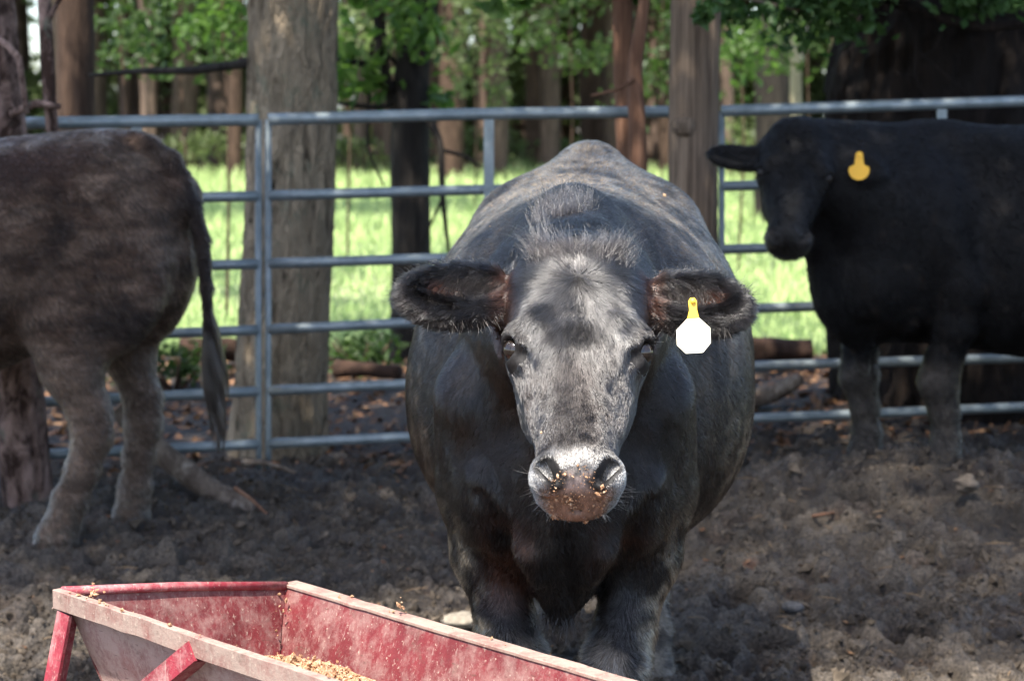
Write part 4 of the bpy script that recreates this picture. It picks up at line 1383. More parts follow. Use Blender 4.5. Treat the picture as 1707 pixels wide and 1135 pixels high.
hp = lambda v, u, w: hdA['P'] + hdA['v'] * v + hdA['u'] * u + hdA['w'] * w
lines = []
for v0 in np.linspace(-.075, .075, 26):
    sp = abs(hdA['v']) * .008 + abs(hdA['u']) * .014 + abs(hdA['w']) * .006
    u0 = .055 - abs(v0) * .45
    for q in range(6):
        cd = hdA['w'] * rg.uniform(-.05, .42) - hdA['u'] * rg.uniform(.6, 1.1) + hdA['v'] * (np.sign(v0) * .15 + v0 * 6 + rg.normal() * .28)
        lines += tuft(20, hp(v0 + rg.normal() * .006, u0 + rg.normal() * .016, .000 - abs(v0) * .25), sp * .45, lambda p: cd, .020 + .026 * rg.random(), (rg.normal() * .4, .3, rg.normal() * .3), .13)
strands('forelock', cowA, lines, .00045, (.017, .015, .015), M_hair)
lines = []
# dark mane tuft on the crest behind the poll
crest = np.flatnonzero((np.abs(V[:, 0] + .01) < .05) & (V[:, 1] > .10) & (V[:, 1] < .30) & (N[:, 2] > .55) & (V[:, 2] > 1.15))
for q in rg.choice(crest, 30):
    lines += tuft(40, V[q] - N[q] * .003, np.array([.008, .012, .003]), lambda p: (rg.normal() * .25, .15, 1.0), .042, (0, .3, -.3))
strands('mane', cowA, lines, .0005, (.016, .014, .014), M_hair)
for sg, e in ((1, hdA['ear'][0]), (-1, hdA['ear'][1])):
    lines = []
    toE = lambda q: hdA['P'] + np.stack([hdA['v'] * sg, hdA['u'], hdA['w']]).T @ (e['c'] + e['ax'].T @ q)
    dE = lambda q: np.stack([hdA['v'] * sg, hdA['u'], hdA['w']]).T @ (e['ax'].T @ q)
    for _ in range(1500):
        a = rg.random() * 2 * np.pi
        q = np.array([math.cos(a) * e['r'][0] * .93, math.sin(a) * e['r'][1] * .93, .004])
        d = dE(np.array([math.cos(a) * .9, math.sin(a) * .9, .35]))
        lines += tuft(1, toE(q), np.full(3, .004), lambda p: d, .028, (0, 0, -.25), .35)
    for _ in range(420):       # long hairs that cross the opening
        q = np.array([-.085 + .10 * rg.random(), -.035 + rg.normal() * .010, .012])
        d = dE(np.array([.55, 1.0, .45]))
        lines += tuft(1, toE(q), np.full(3, .003), lambda p: d, .055, (0, 0, -.5), .25)
    for _ in range(300):
        q = np.array([-.02 + .09 * rg.random(), .038 + rg.normal() * .008, .010])
        d = dE(np.array([.3, -.5, .9]))
        lines += tuft(1, toE(q), np.full(3, .003), lambda p: d, .03, (0, 0, -.3), .4)
    strands('ear_hair', cowA, lines, .00045, (.020, .017, .016), M_hair)
lines = []
for _ in range(75):
    sg = rg.choice((-1, 1)); u = .432 + .058 * rg.random()
    b = hp(sg * (.070 - max(0, u - .475) * .9), u, -.05 - .05 * rg.random())
    lines += tuft(1, b, np.zeros(3), lambda p: hdA['v'] * sg * 1.0 + hdA['u'] * (u - .44) * 9 + hdA['w'] * .25, .010 + .020 * rg.random(), (0, 0, -.2), .35)
for _ in range(60):
    v0 = rg.uniform(-.05, .05)
    lines += tuft(1, hp(v0, .497, -.092), np.zeros(3), lambda p: hdA['u'] + hdA['v'] * v0 * 8 + hdA['w'] * .2, .012, (0, 0, -.1), .4)
strands('whisker', cowA, lines, .00036, (.30, .28, .25), M_hair)
lines = []
for sg in (1, -1):
    for _ in range(50):
        b = hp(sg * (.100 + .016 * rg.random()), .188 + rg.normal() * .006, -.030 + rg.normal() * .006)
        lines += tuft(1, b, np.full(3, .002), lambda p: hdA['v'] * sg * 1.0 + hdA['u'] * .10 + hdA['w'] * .55, .022, (0, 0, -.3), .35)
strands('eyelash', cowA, lines, .0004, (.10, .09, .085), M_hair)
lines = []
for _ in range(500):
    b = toA(at(935 + rg.normal() * 14, 1026 + rg.normal() * 8, 3.865))
    lines += tuft(1, b, np.full(3, .004), lambda p: (rg.normal() * .3, .1, -1.0), .035, (0, .1, -.2))
strands('brisket_hair', cowA, lines, .0006, (.016, .014, .014), M_hair)
eye_pair(cowA, hdA)


def octagon_tag(parent, c, ex, ez, ny, name, mats, w=.029, stem=.030, th=.0016):
    """panel: octagon with a tapering neck; two materials, two parts"""
    def prism(poly, mat, nm, par, off=0.0, t=th):
        n = len(poly)
        P = np.array([c + ex * a + ez * b + ny * off for a, b in poly])
        Vv = np.concatenate([P - ny * t, P + ny * t])
        m = MB()
        m.add(Vv, [[k, (k + 1) % n, n + (k + 1) % n, n + k] for k in range(n)])
        cen = Vv.mean(0)
        m.add(np.concatenate([P - ny * t, [P.mean(0) - ny * t]]), None, [[n, (k + 1) % n, k] for k in range(n)])
        m.add(np.concatenate([P + ny * t, [P.mean(0) + ny * t]]), None, [[n, k, (k + 1) % n] for k in range(n)])
        return m.build(nm, mat, par)
    panel = [(-.015, -w * 1.02), (.015, -w * 1.02), (w, -.014), (w * 1.02, .012), (.012, .030), (-.010, .030), (-w, .012), (-w * 1.02, -.014)]
    neck = [(-.0095, .0295), (.0115, .0295), (.0085, .045), (.009, .060), (.005, .066), (-.002, .066), (-.006, .060), (-.005, .045)]
    o = prism(panel, mats[0], name, parent)
    prism(neck, mats[1], 'tag_neck', o)
    m = MB()
    k = c + ez * .060 + ex * .002
    m.tube([k - ny * .004, k + ny * .006], [.006, .0045], 10)
    m.build('tag_stud', mats[1], o, True)
    return o


M_tagw = NT('tag_pale').done((.86, .82, .62), .35, None, .4)
M_tagy = NT('tag_yellow').done((.80, .50, .05), .38, None, .4)
M_tago = NT('tag_amber').done((.75, .40, .035), .4, None, .4)
tA = toA(at(1156, 560, 3.505))
oT = octagon_tag(cowA, tA, np.array([.985, .10, .06]), np.array([-.06, .22, .97]) / np.linalg.norm([-.06, .22, .97]), np.array([.10, -.97, .22]), 'ear_tag', (M_tagw, M_tagy))

# --- the brown cow on the left, rump towards the frame -------------------------------
cowB = empty('cow', (-2.80, 7.12, 0), R(-90))       # local +y (back) -> world +x ; local +x -> world -y
cowB.rotation_euler = (0, 0, R(-90))
tag(cowB, 'mud-caked brown cow cut off by the left edge, rump and tail showing', 'cow', 'cattle in the pen')
hdB = head_frame((0, -.42, 1.22), (0, -.80, .86))
bn = [(.17, 1.26, .80, .145), (.19, 1.30, .63, .100), (.19, 1.355, .48, .068), (.19, 1.365, .395, .062), (.19, 1.33, .28, .050), (.19, 1.285, .17, .054), (.19, 1.255, .09, .052), (.19, 1.235, .035, .064), (.19, 1.225, -.02, .066)]
bf = [(.17, 1.36, .80, .12), (.17, 1.43, .63, .085), (.17, 1.475, .47, .062), (.17, 1.475, .38, .060), (.17, 1.455, .26, .048), (.17, 1.44, .15, .052), (.17, 1.43, .08, .050), (.17, 1.425, .03, .060), (.17, 1.42, -.02, .062)]
poB = dict(head=hdB, front=[front_leg(1), front_leg(-1)], hind=[hind_leg(1, bn), hind_leg(-1, bf)],
           thigh=[((.165, 1.36, .95), (.125, .27, .30)), ((-.165, 1.42, .95), (.125, .24, .30)), ((.0, 1.50, .98), (.15, .19, .30))],
           brisket=(0, .1, .55),
           tail=[((.03, 1.50, 1.385), .040), ((.05, 1.552, 1.372), .036), ((.075, 1.630, 1.325), .034), ((.088, 1.669, 1.26), .031), ((.09, 1.705, 1.178), .028), ((.088, 1.735, 1.054), .024), ((.085, 1.748, .89), .019), ((.08, 1.752, .76), .014), ((.075, 1.756, .66), .010)],
           floor=-.03)
poB['torso'] = dens([
    (0.02, 0, 1.06, 0.66, 0.150, .50, 2.0, 2.0), (0.12, 0, 1.18, 0.58, 0.205, .48, 2.0, 2.0), (0.28, 0, 1.30, 0.555, 0.245, .45, 1.9, 2.2),
    (0.45, 0, 1.345, 0.545, 0.285, .45, 1.75, 2.2), (0.70, 0, 1.35, 0.54, 0.345, .45, 1.85, 2.2), (0.95, 0, 1.385, 0.58, 0.365, .48, 1.9, 2.2),
    (1.15, 0, 1.41, 0.66, 0.345, .55, 1.80, 2.1), (1.32, 0, 1.425, 0.72, 0.300, .6, 1.7, 2.0), (1.48, 0, 1.40, 0.76, 0.255, .62, 1.8, 2.0),
    (1.60, 0, 1.330, 0.80, 0.190, .6, 2.0, 2.0), (1.68, 0, 1.20, 0.88, 0.100, .58, 2.0, 2.0)])
V, Q, N = cow_mesh(poB, axis(-.46, .46, .011, .011, -.46, .46), axis(-1.02, 1.86, .010, .014, 1.0, 1.86), axis(-.05, 1.5, .011, .011, -.05, 1.5))


TB = [q for q, _ in poB['tail']]


def colourB(V, N):
    c = np.tile(np.array([.085, .055, .040]), (len(V), 1))
    x, y, z = V.T
    n1 = fbm(V * 4, 4, 31); n2 = fbm(V * np.array([8, 10, 22]) + fbm(V * 6, 2, 5)[:, None] * 2, 4, 33); n3 = fbm(V * 40, 3, 35)
    c = lerp(c, (.185, .132, .100), sstep(.42, .62, n2) * .75)
    c = lerp(c, (.026, .022, .022), sstep(.50, .68, n1) * .75)
    wr = 1 - np.abs(fbm(np.c_[x * 6, y * 5 + z * 3, z * 20] + fbm(V * 5, 2, 15)[:, None] * 2.2, 2, 37) * 2 - 1)
    c = lerp(c, (.022, .016, .014), sstep(.84, .96, wr) * (y > 1.0) * sstep(.70, .8, z) * .5)
    c = lerp(c, (.060, .030, .020), sstep(1.15, 1.35, z) * sstep(.35, .6, n1) * .6)
    c = lerp(c, (.20, .16, .13), sstep(1.30, 1.40, z) * sstep(.52, .64, n2) * .7)
    c = lerp(c, (.18, .130, .098), sstep(.78, .55, z) * (.5 + .5 * sstep(.3, .6, n2)))
    c = lerp(c, (.15, .125, .10), sstep(.22, .10, z) * sstep(.4, .6, n3))
    c = lerp(c, (.016, .013, .013), sstep(.055, .025, np.min(np.stack([rcone(V.astype(np.float32), TB[k], TB[k + 1], 0, 0) for k in range(len(TB) - 1)]), 0)) * .85)
    return c


cB = colourB(V, N) * np.array([.97, .92, .885])
mesh_np('body', V, Q, M_hide_mud, cowB, True, None, cB)
fl = lambda P, n: np.stack([np.zeros(len(P)), np.full(len(P), .6), np.full(len(P), -.9)], -1)
fur('coat', cowB, V, N, Q, cB * 1.3, 70000, lambda P, n: np.where(P[:, 1] > .9, 2.5, .4), fl, lambda P, n: np.full(len(P), .022), lambda P, n: np.full(len(P), .35), .0011, M_dull, 8, 3, .25, .03)
lines = []
for lk in range(17):
    z0 = .90 - .22 * rg.random()
    ph, am = rg.random() * 6.28, rg.uniform(.006, .016)
    end = np.array([.06 + rg.normal() * .012, 1.785 + rg.normal() * .016, .285 + abs(rg.normal()) * .09])
    t = np.linspace(0, 1, 9)
    c0 = np.array([.083, 1.749, z0])
    cen_ = c0 + (end - c0) * t[:, None]
    cen_[:, 1] += np.sin(t * 8 + ph) * am * t * (1.3 - t) + .018 * np.sin(t * np.pi) * (1 if lk % 2 else -1)
    cen_[:, 0] += np.cos(t * 7 + ph) * am * t
    for _ in range(80):
        sp_ = rg.normal(size=3) * .0042
        cut = rg.uniform(.7, 1.0)
        ln = np.stack([np.interp(t * cut, t, cen_[:, k]) for k in range(3)], -1) + sp_ * np.array([1, 1, .3]) * (.5 + np.sin(t * np.pi)[:, None] * .9)
        lines.append(ln)
strands('tail_switch', cowB, lines, .0010, (.045, .037, .034), M_hair)
eye_pair(cowB, hdB, M_eye_dull)

# --- the black cow on the right, head turned to the camera ------------------------------
YW = R(-90 + 14)
CCx, CCy, CCz = 1.11, 7.28, .115
cowC = empty('cow', (CCx, CCy, CCz), YW)
tag(cowC, 'black cow in deep shade at the right with a round amber ear tag', 'cow', 'cattle in the pen')
cc, sc = math.cos(YW), math.sin(YW)


def toC(w):
    d = np.asarray(w, float) - np.array([CCx, CCy, CCz])
    return np.stack([d[..., 0] * cc + d[..., 1] * sc, -d[..., 0] * sc + d[..., 1] * cc, d[..., 2]], -1)


hdC = head_frame(toC(at(1334, 198, 7.10)), toC(at(1312, 425, 6.80)), toC(np.array([1, -.06, 0.])) - toC(np.zeros(3)),
                 (ear((.215, .115, -.10), (.095, .055, .028), .12, .15), ear((.205, .125, -.09), (.105, .052, .028), -.05, .15)))
fl_ = front_leg(-1, dy=-.06); fr_ = front_leg(1, dy=.20)
poC = dict(head=hdC, front=[[(a, r * 1.12) for a, r in front_leg(1, sh=.17)], [(a, r * 1.1) for a, r in front_leg(-1, sh=-.05)]], hind=[hind_leg(1), hind_leg(-1)],
           thigh=[((.19, 1.38, .86), (.125, .23, .33)), ((-.19, 1.38, .86), (.125, .23, .33))],
           brisket=(0, .16, .46), neck0=(0, .30, 1.00),
           tail=[((0, 1.60, 1.36), .05), ((0, 1.72, 1.25), .034), ((0, 1.76, 1.0), .024), ((0, 1.77, .75), .02), ((0, 1.78, .5), .016)])
V, Q, N = cow_mesh(poC, axis(-.80, .46, .011, .013, -.46, .46), axis(-.62, 1.86, .010, .014, -.5, .7), axis(-.02, 1.52, .010, .010, -.02, 1.52))


def colourC(V, N):
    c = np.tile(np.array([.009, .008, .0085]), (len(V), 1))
    n2 = fbm(V * 26, 3, 43); n1 = fbm(V * 6, 3, 41)
    z = V[:, 2]
    c = lerp(c, (.12, .10, .082), sstep(.52, .46, z + (n1 - .5) * .12) * (.55 + .45 * sstep(.35, .6, n2)))
    h = head_local(V, hdC)
    isn = (V[:, 1] < .1) & (np.abs(h[:, 0]) < .09) & (h[:, 2] > -.10)
    c = lerp(c, (.075, .068, .064), isn * sstep(.43, .455, h[:, 1]) * .8)
    c = lerp(c, (.040, .037, .035), isn * sstep(.05, .02, np.abs(h[:, 0])) * sstep(.24, .32, h[:, 1]) * .7)  # face highlights on nose pad and bridge put into the colour
    c = lerp(c, (.06, .045, .035), sstep(.66, .75, n2) * .7 * (V[:, 1] > .1) * sstep(1.2, .9, z))
    return c


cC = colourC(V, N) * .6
mesh_np('body', V, Q, M_hide_dark, cowC, True, None, cC)
fur('coat', cowC, V, N, Q, cC, 90000, lambda P, n: np.where(P[:, 1] < .8, 2.0, .5), lambda P, n: np.stack([np.zeros(len(P)), np.full(len(P), .8), np.full(len(P), -.7)], -1),
    lambda P, n: np.full(len(P), .018), lambda P, n: np.full(len(P), .25), .0009, M_dull, 9, 3, .5, .03)
eye_pair(cowC, hdC, M_eye_dull)
tc = toC(at(1432, 284, 7.03))
ext = toC(np.array([1, .0, 0.])) - toC(np.zeros(3)); nyt = toC(np.array([0, -1, 0.])) - toC(np.zeros(3)); ezt = np.array([0, 0, 1.])
m = MB()
n = 20
poly = [(math.sin(a) * .036, -math.cos(a) * .034) for a in np.linspace(.0, 2 * np.pi, n, endpoint=False)]
poly = [(a * (1 if b < .012 else .55), b if b < .022 else b + .030) for a, b in poly]
P = np.array([tc + ext * a + ezt * b for a, b in poly])
m.add(np.concatenate([P - nyt * .002, P + nyt * .002]), [[k, (k + 1) % n, n + (k + 1) % n, n + k] for k in range(n)])
m.add(np.concatenate([P - nyt * .002, [tc - nyt * .002]]), None, [[n, k, (k + 1) % n] for k in range(n)])
m.add(np.concatenate([P + nyt * .002, [tc + nyt * .002]]), None, [[n, (k + 1) % n, k] for k in range(n)])
tg = m.build('ear_tag', M_tago, cowC)
m = MB(); m.tube([tc + ezt * .052 - nyt * .006, tc + ezt * .052 + nyt * .007], [.007, .006], 10)
m.build('tag_stud', M_tagy, tg, True)
# ------------------------------------------------------------------ feed trough
def paint_mat(name, red, faded, wear, rough=.55):
    t = NT(name)
    p = t.pos((1, 1, 1), 'Object')
    a = t.noise(p, 9, 8, .72); b = t.noise(t.pos((1, 1, .8), 'Object'), 15, 9, .78); d = t.noise(p, 130, 3, .6)
    c = t.mix(t.mapr(a, .36, .62), red, tuple(x * .62 for x in red))
    c = t.mix(t.mapr(b, wear - .08, wear + .12, 0, .72), c, faded)
    sc_ = t.noise(t.pos((1.0, 1.0, .06), 'Object'), 160, 2, .5)
    c = t.mix(t.mapr(sc_, .66, .70, 0, .55), c, faded)
    c = t.mix(t.mapr(t.noise(t.pos((.25, .25, 1.4), 'Object'), 120, 2, .5), .68, .71, 0, .5), c, (.07, .035, .025))
    c = t.mix(t.mapr(t.noise(p, 19, 5, .7), .60, .72, 0, .7), c, (.105, .062, .048))
    c = t.mix(t.mapr(d, .62, .72, 0, .6), c, (.42, .34, .27))
    return t.done(c, rough, t.bump(t.math('ADD', b, t.math('MULTIPLY', d, .5)), .35, .006), .35)


M_redin = paint_mat('red_paint_inside', (.145, .021, .024), (.25, .165, .145), .525)
M_redout = paint_mat('red_paint_faded', (.24, .085, .075), (.43, .32, .27), .40, .75)
M_rim = paint_mat('rim_worn', (.23, .10, .085), (.285, .225, .185), .43, .7)
M_frame = paint_mat('red_frame', (.27, .030, .045), (.40, .26, .24), .55)

zR, zL = .60, .665
Bp = on_z(477, 976, zR); Rp = on_z(1014, 1135, zR)
Ap = on_z(104, 986, zL); Lp = on_z(560, 1137, zL)
uR = (Rp - Bp) / np.linalg.norm(Rp - Bp); uL = (Lp - Ap) / np.linalg.norm(Lp - Ap)
LEN = 1.75
B2, A2 = Bp + uR * LEN, Ap + uL * LEN
dn = .17
inw = lambda P, f: P                      # walls lean inwards towards the floor
cenT = (Ap + Bp + A2 + B2) / 4
base = np.array([cenT[0], cenT[1], 0])
tr = empty('feed_trough', base)
tag(tr, 'worn red metal feed trough on legs with pale rim, in front of the facing cow', 'trough')
cross = (Bp - Ap); cross = cross / np.linalg.norm(cross)
def low(P, s):                            # floor corner under a rim corner
    return P + cross * s * .055 - np.array([0, 0, dn])
A_l, B_l, A2l, B2l = low(Ap, 1), low(Bp, -1), low(A2, 1), low(B2, -1)
endin = (uL + uR) / 2
A_l = A_l + endin * .05; B_l = B_l + endin * .05


def plate(q, th, mat, name, flip=1):
    q = [np.array(k, float) for k in q]
    n = np.cross(q[1] - q[0], q[3] - q[0]); n = n / np.linalg.norm(n) * th * flip
    # subdivided sheet so dents show
    m = MB(); NU, NV = 60, 8
    S = []
    for i in range(NU + 1):
        for j in range(NV + 1):
            u, v = i / NU, j / NV
            P = (q[0] * (1 - u) + q[1] * u) * (1 - v) + (q[3] * (1 - u) + q[2] * u) * v
            w = (vnoise(np.array([[u * 6, v * 2, 3.3]]), 8)[0] - .5) * .012 * math.sin(math.pi * v)
            S.append(P + n / th * w)
    S = np.array(S)
    i, j = np.meshgrid(np.arange(NU), np.arange(NV), indexing='ij'); k = NV + 1
    Qd = np.stack([i * k + j, (i + 1) * k + j, (i + 1) * k + j + 1, i * k + j + 1], -1).reshape(-1, 4)
    m.add(S, Qd); m.add(S + n, Qd[:, ::-1])
    e = [(i0 * k) for i0 in range(NU + 1)], [(i0 * k + NV) for i0 in range(NU + 1)], list(range(k)), [NU * k + j0 for j0 in range(k)]
    tot = len(S)
    m2 = []
    for ed in e:
        for a, b in zip(ed[:-1], ed[1:]): m2.append([a, b, b, a])
    for ed in e:
        P0 = S[ed]; P1 = S[ed] + n
        Vv = np.concatenate([P0, P1]); nn = len(ed)
        m.add(Vv, [[a, a + 1, nn + a + 1, nn + a] for a in range(nn - 1)])
    return m.build(name, mat, tr, False, base)


plate([Bp, B2, B2l, B_l], .004, M_redin, 'side_panel')
plate([Ap, A2, A2l, A_l], .004, M_redout, 'side_panel')
plate([Ap, Bp, B_l, A_l], .004, M_redin, 'end_panel')
plate([A2, B2, B2l, A2l], .004, M_redin, 'end_panel')
plate([A_l, A2l, B2l, B_l], .004, M_redin, 'floor_panel')
# rims: angle iron, flat flange on top and a lip outside
outL = -np.array([cross[0], cross[1], 0]); outL /= np.linalg.norm(outL)
perpL = np.cross(uL, [0, 0, 1.0]); perpL *= np.sign(perpL @ outL)
perpR = -np.cross(uR, [0, 0, 1.0]); perpR *= -np.sign(perpR @ outL)


def rim(P0, P1, out, wid, hgt_):
    m = MB()
    up = np.array([0, 0, 1.0])
    n = 40
    th = .005
    prof = [(-.004, .004), (wid, .004), (wid, -hgt_), (wid - th, -hgt_), (wid - th, -.003), (-.004, -.003)]
    V = []
    for i in range(n + 1):
        P = P0 + (P1 - P0) * i / n
        w = (vnoise(np.array([[i * .45, 1, 2]]), 12)[0] - .5) * .004
        w2 = (vnoise(np.array([[i * .8, 5, 2]]), 14)[0] - .5) * .0025
        for a, b in prof: V.append(P + out * (a + w * (a > 0)) + up * (b + w2))
    k = len(prof)
    Qs = [[i * k + j, (i + 1) * k + j, (i + 1) * k + (j + 1) % k, i * k + (j + 1) % k] for i in range(n) for j in range(k)]
    m.add(np.array(V), Qs + [[0, 1, 2, 5], [2, 3, 4, 5], [n * k, n * k + 5, n * k + 2, n * k + 1], [n * k + 2, n * k + 5, n * k + 4, n * k + 3]])
    return bevel(m.build('rim', M_rim, tr, False, base), .0012, 1)


rim(Ap - uL * .012, A2, perpL, .012, .030)
rim(Bp - uR * .010, B2, perpR, .030, .030)
m = MB(); m.tube([Ap + (0, 0, .001), (Ap + Bp) / 2 + (0, 0, .004), Bp], .0085, 10); m.build('rim', M_frame, tr, True, base)
# legs and braces
for P, out, u in ((Ap, perpL, uL), (Bp, perpR, uR), (A2, perpL, -uL), (B2, perpR, -uR)):
    g = np.array([P[0], P[1], 0]) + out * .13 - u * .05
    g[2] = float(hgt(g[0], g[1])) - .04
    m = MB()
    a = P + out * .008 + u * .020 - np.array([0, 0, .033])
    m.bar(a, g, .040, .006, out)
    m.bar(a - out * .020 - u * .020, g - out * .020 - u * .020, .006, .040, out)
    m.build('leg', M_frame, tr, False, base)
for f in (.33, .70):
    a = on_z(328, 1083, zL - .02) + uL * (0 if f < .5 else .75) + perpL * .008
    g = on_z(228, 1172, zL - .15) + uL * (0 if f < .5 else .75) + perpL * .02
    m = MB(); m.bar(a, g, .034, .006, perpL); m.bar(a - (0, 0, .017) - perpL * .017, g - (0, 0, .017) - perpL * .017, .006, .034, perpL); m.build('brace', M_frame, tr, False, base)
m = MB()
a, b = A_l + perpL * .045 - (0, 0, .03), A2l + perpL * .045 - (0, 0, .03)
m.bar(a, b, .03, .03); m.build('bottom_bar', M_redout, tr, False, base)

# feed in the trough: a lumpy heap made of flakes
t = NT('grain_mash')
fn_ = t.noise(t.pos((1, 1, 1)), 160, 3, .6)
M_feed = t.done(t.ramp(fn_, [(.3, (.17, .085, .045)), (.5, (.30, .165, .09)), (.7, (.50, .36, .25))]), .8, t.bump(fn_, .5, .006), .2)
rgf = np.random.default_rng(3)


def flakes(P, size, name, mat, kind=None, label=None, cat=None, parent=None):
    n = len(P)
    a = rgf.normal(size=(n, 3)); a /= np.linalg.norm(a, axis=1)[:, None]
    b = np.cross(a, rgf.normal(size=(n, 3))); b /= np.linalg.norm(b, axis=1)[:, None]
    c_ = np.cross(a, b)
    s = (size * np.exp(rgf.normal(size=n) * .6))[:, None]
    V = np.stack([P - a * s, P + b * s * .7, P + a * s, P - b * s * .7, P + c_ * s * .5, P - c_ * s * .5], 1).reshape(-1, 3)
    k = np.arange(n)[:, None] * 6
    T = np.concatenate([k + np.array(f) for f in ([0, 1, 4], [1, 2, 4], [2, 3, 4], [3, 0, 4], [1, 0, 5], [2, 1, 5], [3, 2, 5], [0, 3, 5])])
    o = mesh_np(name, V, T, mat, parent, False)
    if label: tag(o, label, cat, None, kind)
    return o


NU, NV = 130, 34
fu, fv = np.meshgrid(np.linspace(.02, .98, NU), np.linspace(.0, 1, NV), indexing='ij')
def fpos(u, v, hh):
    a = A_l + (A2l - A_l) * u[..., None]; b = B_l + (B2l - B_l) * u[..., None]
    return a + (b - a) * v[..., None] + np.array([0, 0, 1.0]) * hh[..., None]
hh = .009 + .028 * np.exp(-((fu - .13) / .13) ** 2) * (.35 + .65 * fv) + .06 * np.exp(-((fu - .42) / .12) ** 2)
hh = hh * (.8 + .4 * fbm(np.stack([fu * 40, fv * 8, fu * 0], -1).reshape(-1, 3), 3, 4).reshape(fu.shape)) + .03 * fv
SP = fpos(fu, fv * .96 + .02, hh)
i, j = np.meshgrid(np.arange(NU - 1), np.arange(NV - 1), indexing='ij')
Qf = np.stack([i * NV + j, (i + 1) * NV + j, (i + 1) * NV + j + 1, i * NV + j + 1], -1).reshape(-1, 4)
ku, kv = rgf.random(9000), rgf.random(9000) * .96 + .02
ki = np.clip((ku * (NU - 1)).astype(int), 0, NU - 1); kj = np.clip((kv * (NV - 1)).astype(int), 0, NV - 1)
fP = SP[ki, kj] + rgf.normal(size=(9000, 3)) * .004 + (0, 0, .002)
n = len(fP)
of = flakes(fP, .0042, 'feed', M_feed, 'stuff', 'orange-brown grain mash heaped in the red trough', 'feed')
mh = mesh_np('feed_bed', SP.reshape(-1, 3), Qf, M_feed, of, True)
# crumbs on rims, ends and on the cow's nose
cr = []
for _ in range(40):
    if rgf.random() < .55: P = Ap + uL * rgf.random() * 1.0 + perpL * rgf.uniform(-.002, .010) + (0, 0, .007)
    else: P = Bp + uR * rgf.random() * 1.2 + perpR * rgf.uniform(.0, .026) + (0, 0, .007)
    cr.append(P)
for P0 in (Ap + uL * .09 + (0, 0, .012), Ap + uL * .10 + perpL * .004 + (0, 0, .012), Bp + uR * .33 + perpR * .015 + (0, 0, .012)):
    cr += [P0 + rgf.normal(size=3) * .008 for _ in range(12)]
cr += [Bp + uR * .03 + cross * -.03 - np.array([0, 0, rgf.uniform(.02, .2)]) + rgf.normal(size=3) * .012 for _ in range(60)]
flakes(np.array(cr), .0026, 'feed_crumbs', M_feed, 'stuff', 'crumbs of feed scattered along the trough rim', 'feed crumbs')
Rm = Matrix.Rotation(-CA, 3, 'Z')
def fromA(q): return np.array(Rm @ Vector(q)) + np.array([CX, CY, 0])
cr = []
bmm = bpy.data.objects['body'].data                      # nose surface of the facing cow
co = np.empty(len(bmm.vertices) * 3, np.float32); bmm.vertices.foreach_get('co', co); co = co.reshape(-1, 3)
nh = head_local(co, hdA)
no = np.empty(len(co) * 3, np.float32); bmm.vertices.foreach_get('normal', no); no = no.reshape(-1, 3)
fr = (np.abs(nh[:, 0]) < .056) & (nh[:, 1] > .458) & (nh[:, 2] > -.115)
pr = np.where(fr, np.exp(-((nh[:, 1] - .472 - .3 * np.abs(nh[:, 0])) / .008) ** 2) * (np.abs(nh[:, 0] + .008) < .036) * 1.6 + np.exp(-((nh[:, 1] - .494) / .005) ** 2) * (np.abs(nh[:, 0]) < .045) * .8
              + .12 * np.exp(-((np.abs(nh[:, 0]) - .045) / .012) ** 2) * (nh[:, 1] > .474), 0)
pr = pr / pr.sum()
ix = rgf.choice(len(co), 380, p=pr)
flakes(np.array([fromA(co[q] + no[q] * .0022 + rgf.normal(size=3) * .0008) for q in ix]), .0013, 'feed_crumbs', M_feed, 'stuff', 'damp crumbs of feed stuck to the nose and lips of the facing cow', 'feed crumbs')
ok = (co[:, 1] < 1.2) & (no[:, 2] > .25) & (co[:, 2] > .75)
ix = rgf.choice(np.flatnonzero(ok), 14)
flakes(np.array([fromA(co[q] + no[q] * .010) for q in ix]), .0013, 'straw_bits', plain('straw_bit', (.55, .36, .2), .8), 'stuff', 'bits of straw and bark caught in the coat of the facing cow', 'straw bits')

# ------------------------------------------------------------------ logs, sticks, stones, leaf litter
def stick(name, pts, rad, mat, label, cat, group=None, n=14, wob=.2, seed=0, nseg=16):
    pts = np.array(pts, float)
    L = np.r_[0, np.cumsum(np.linalg.norm(np.diff(pts, axis=0), axis=1))]
    s = np.linspace(0, L[-1], nseg)
    P = np.stack([np.interp(s, L, pts[:, k]) for k in range(3)], -1)
    rr = np.interp(s, L, np.linspace(rad[0], rad[1], len(pts)))
    P = P + (np.stack([vnoise(np.c_[s * 4, s * 0 + k, s * 0 + seed], 6) for k in range(3)], -1) - .5) * rad[0] * .7
    m = MB(); m.tube(P, rr, n, wob, seed)
    b = P.mean(0)
    o = m.build(name, mat, None, True, b); o.location = b
    return tag(o, label, cat, group)


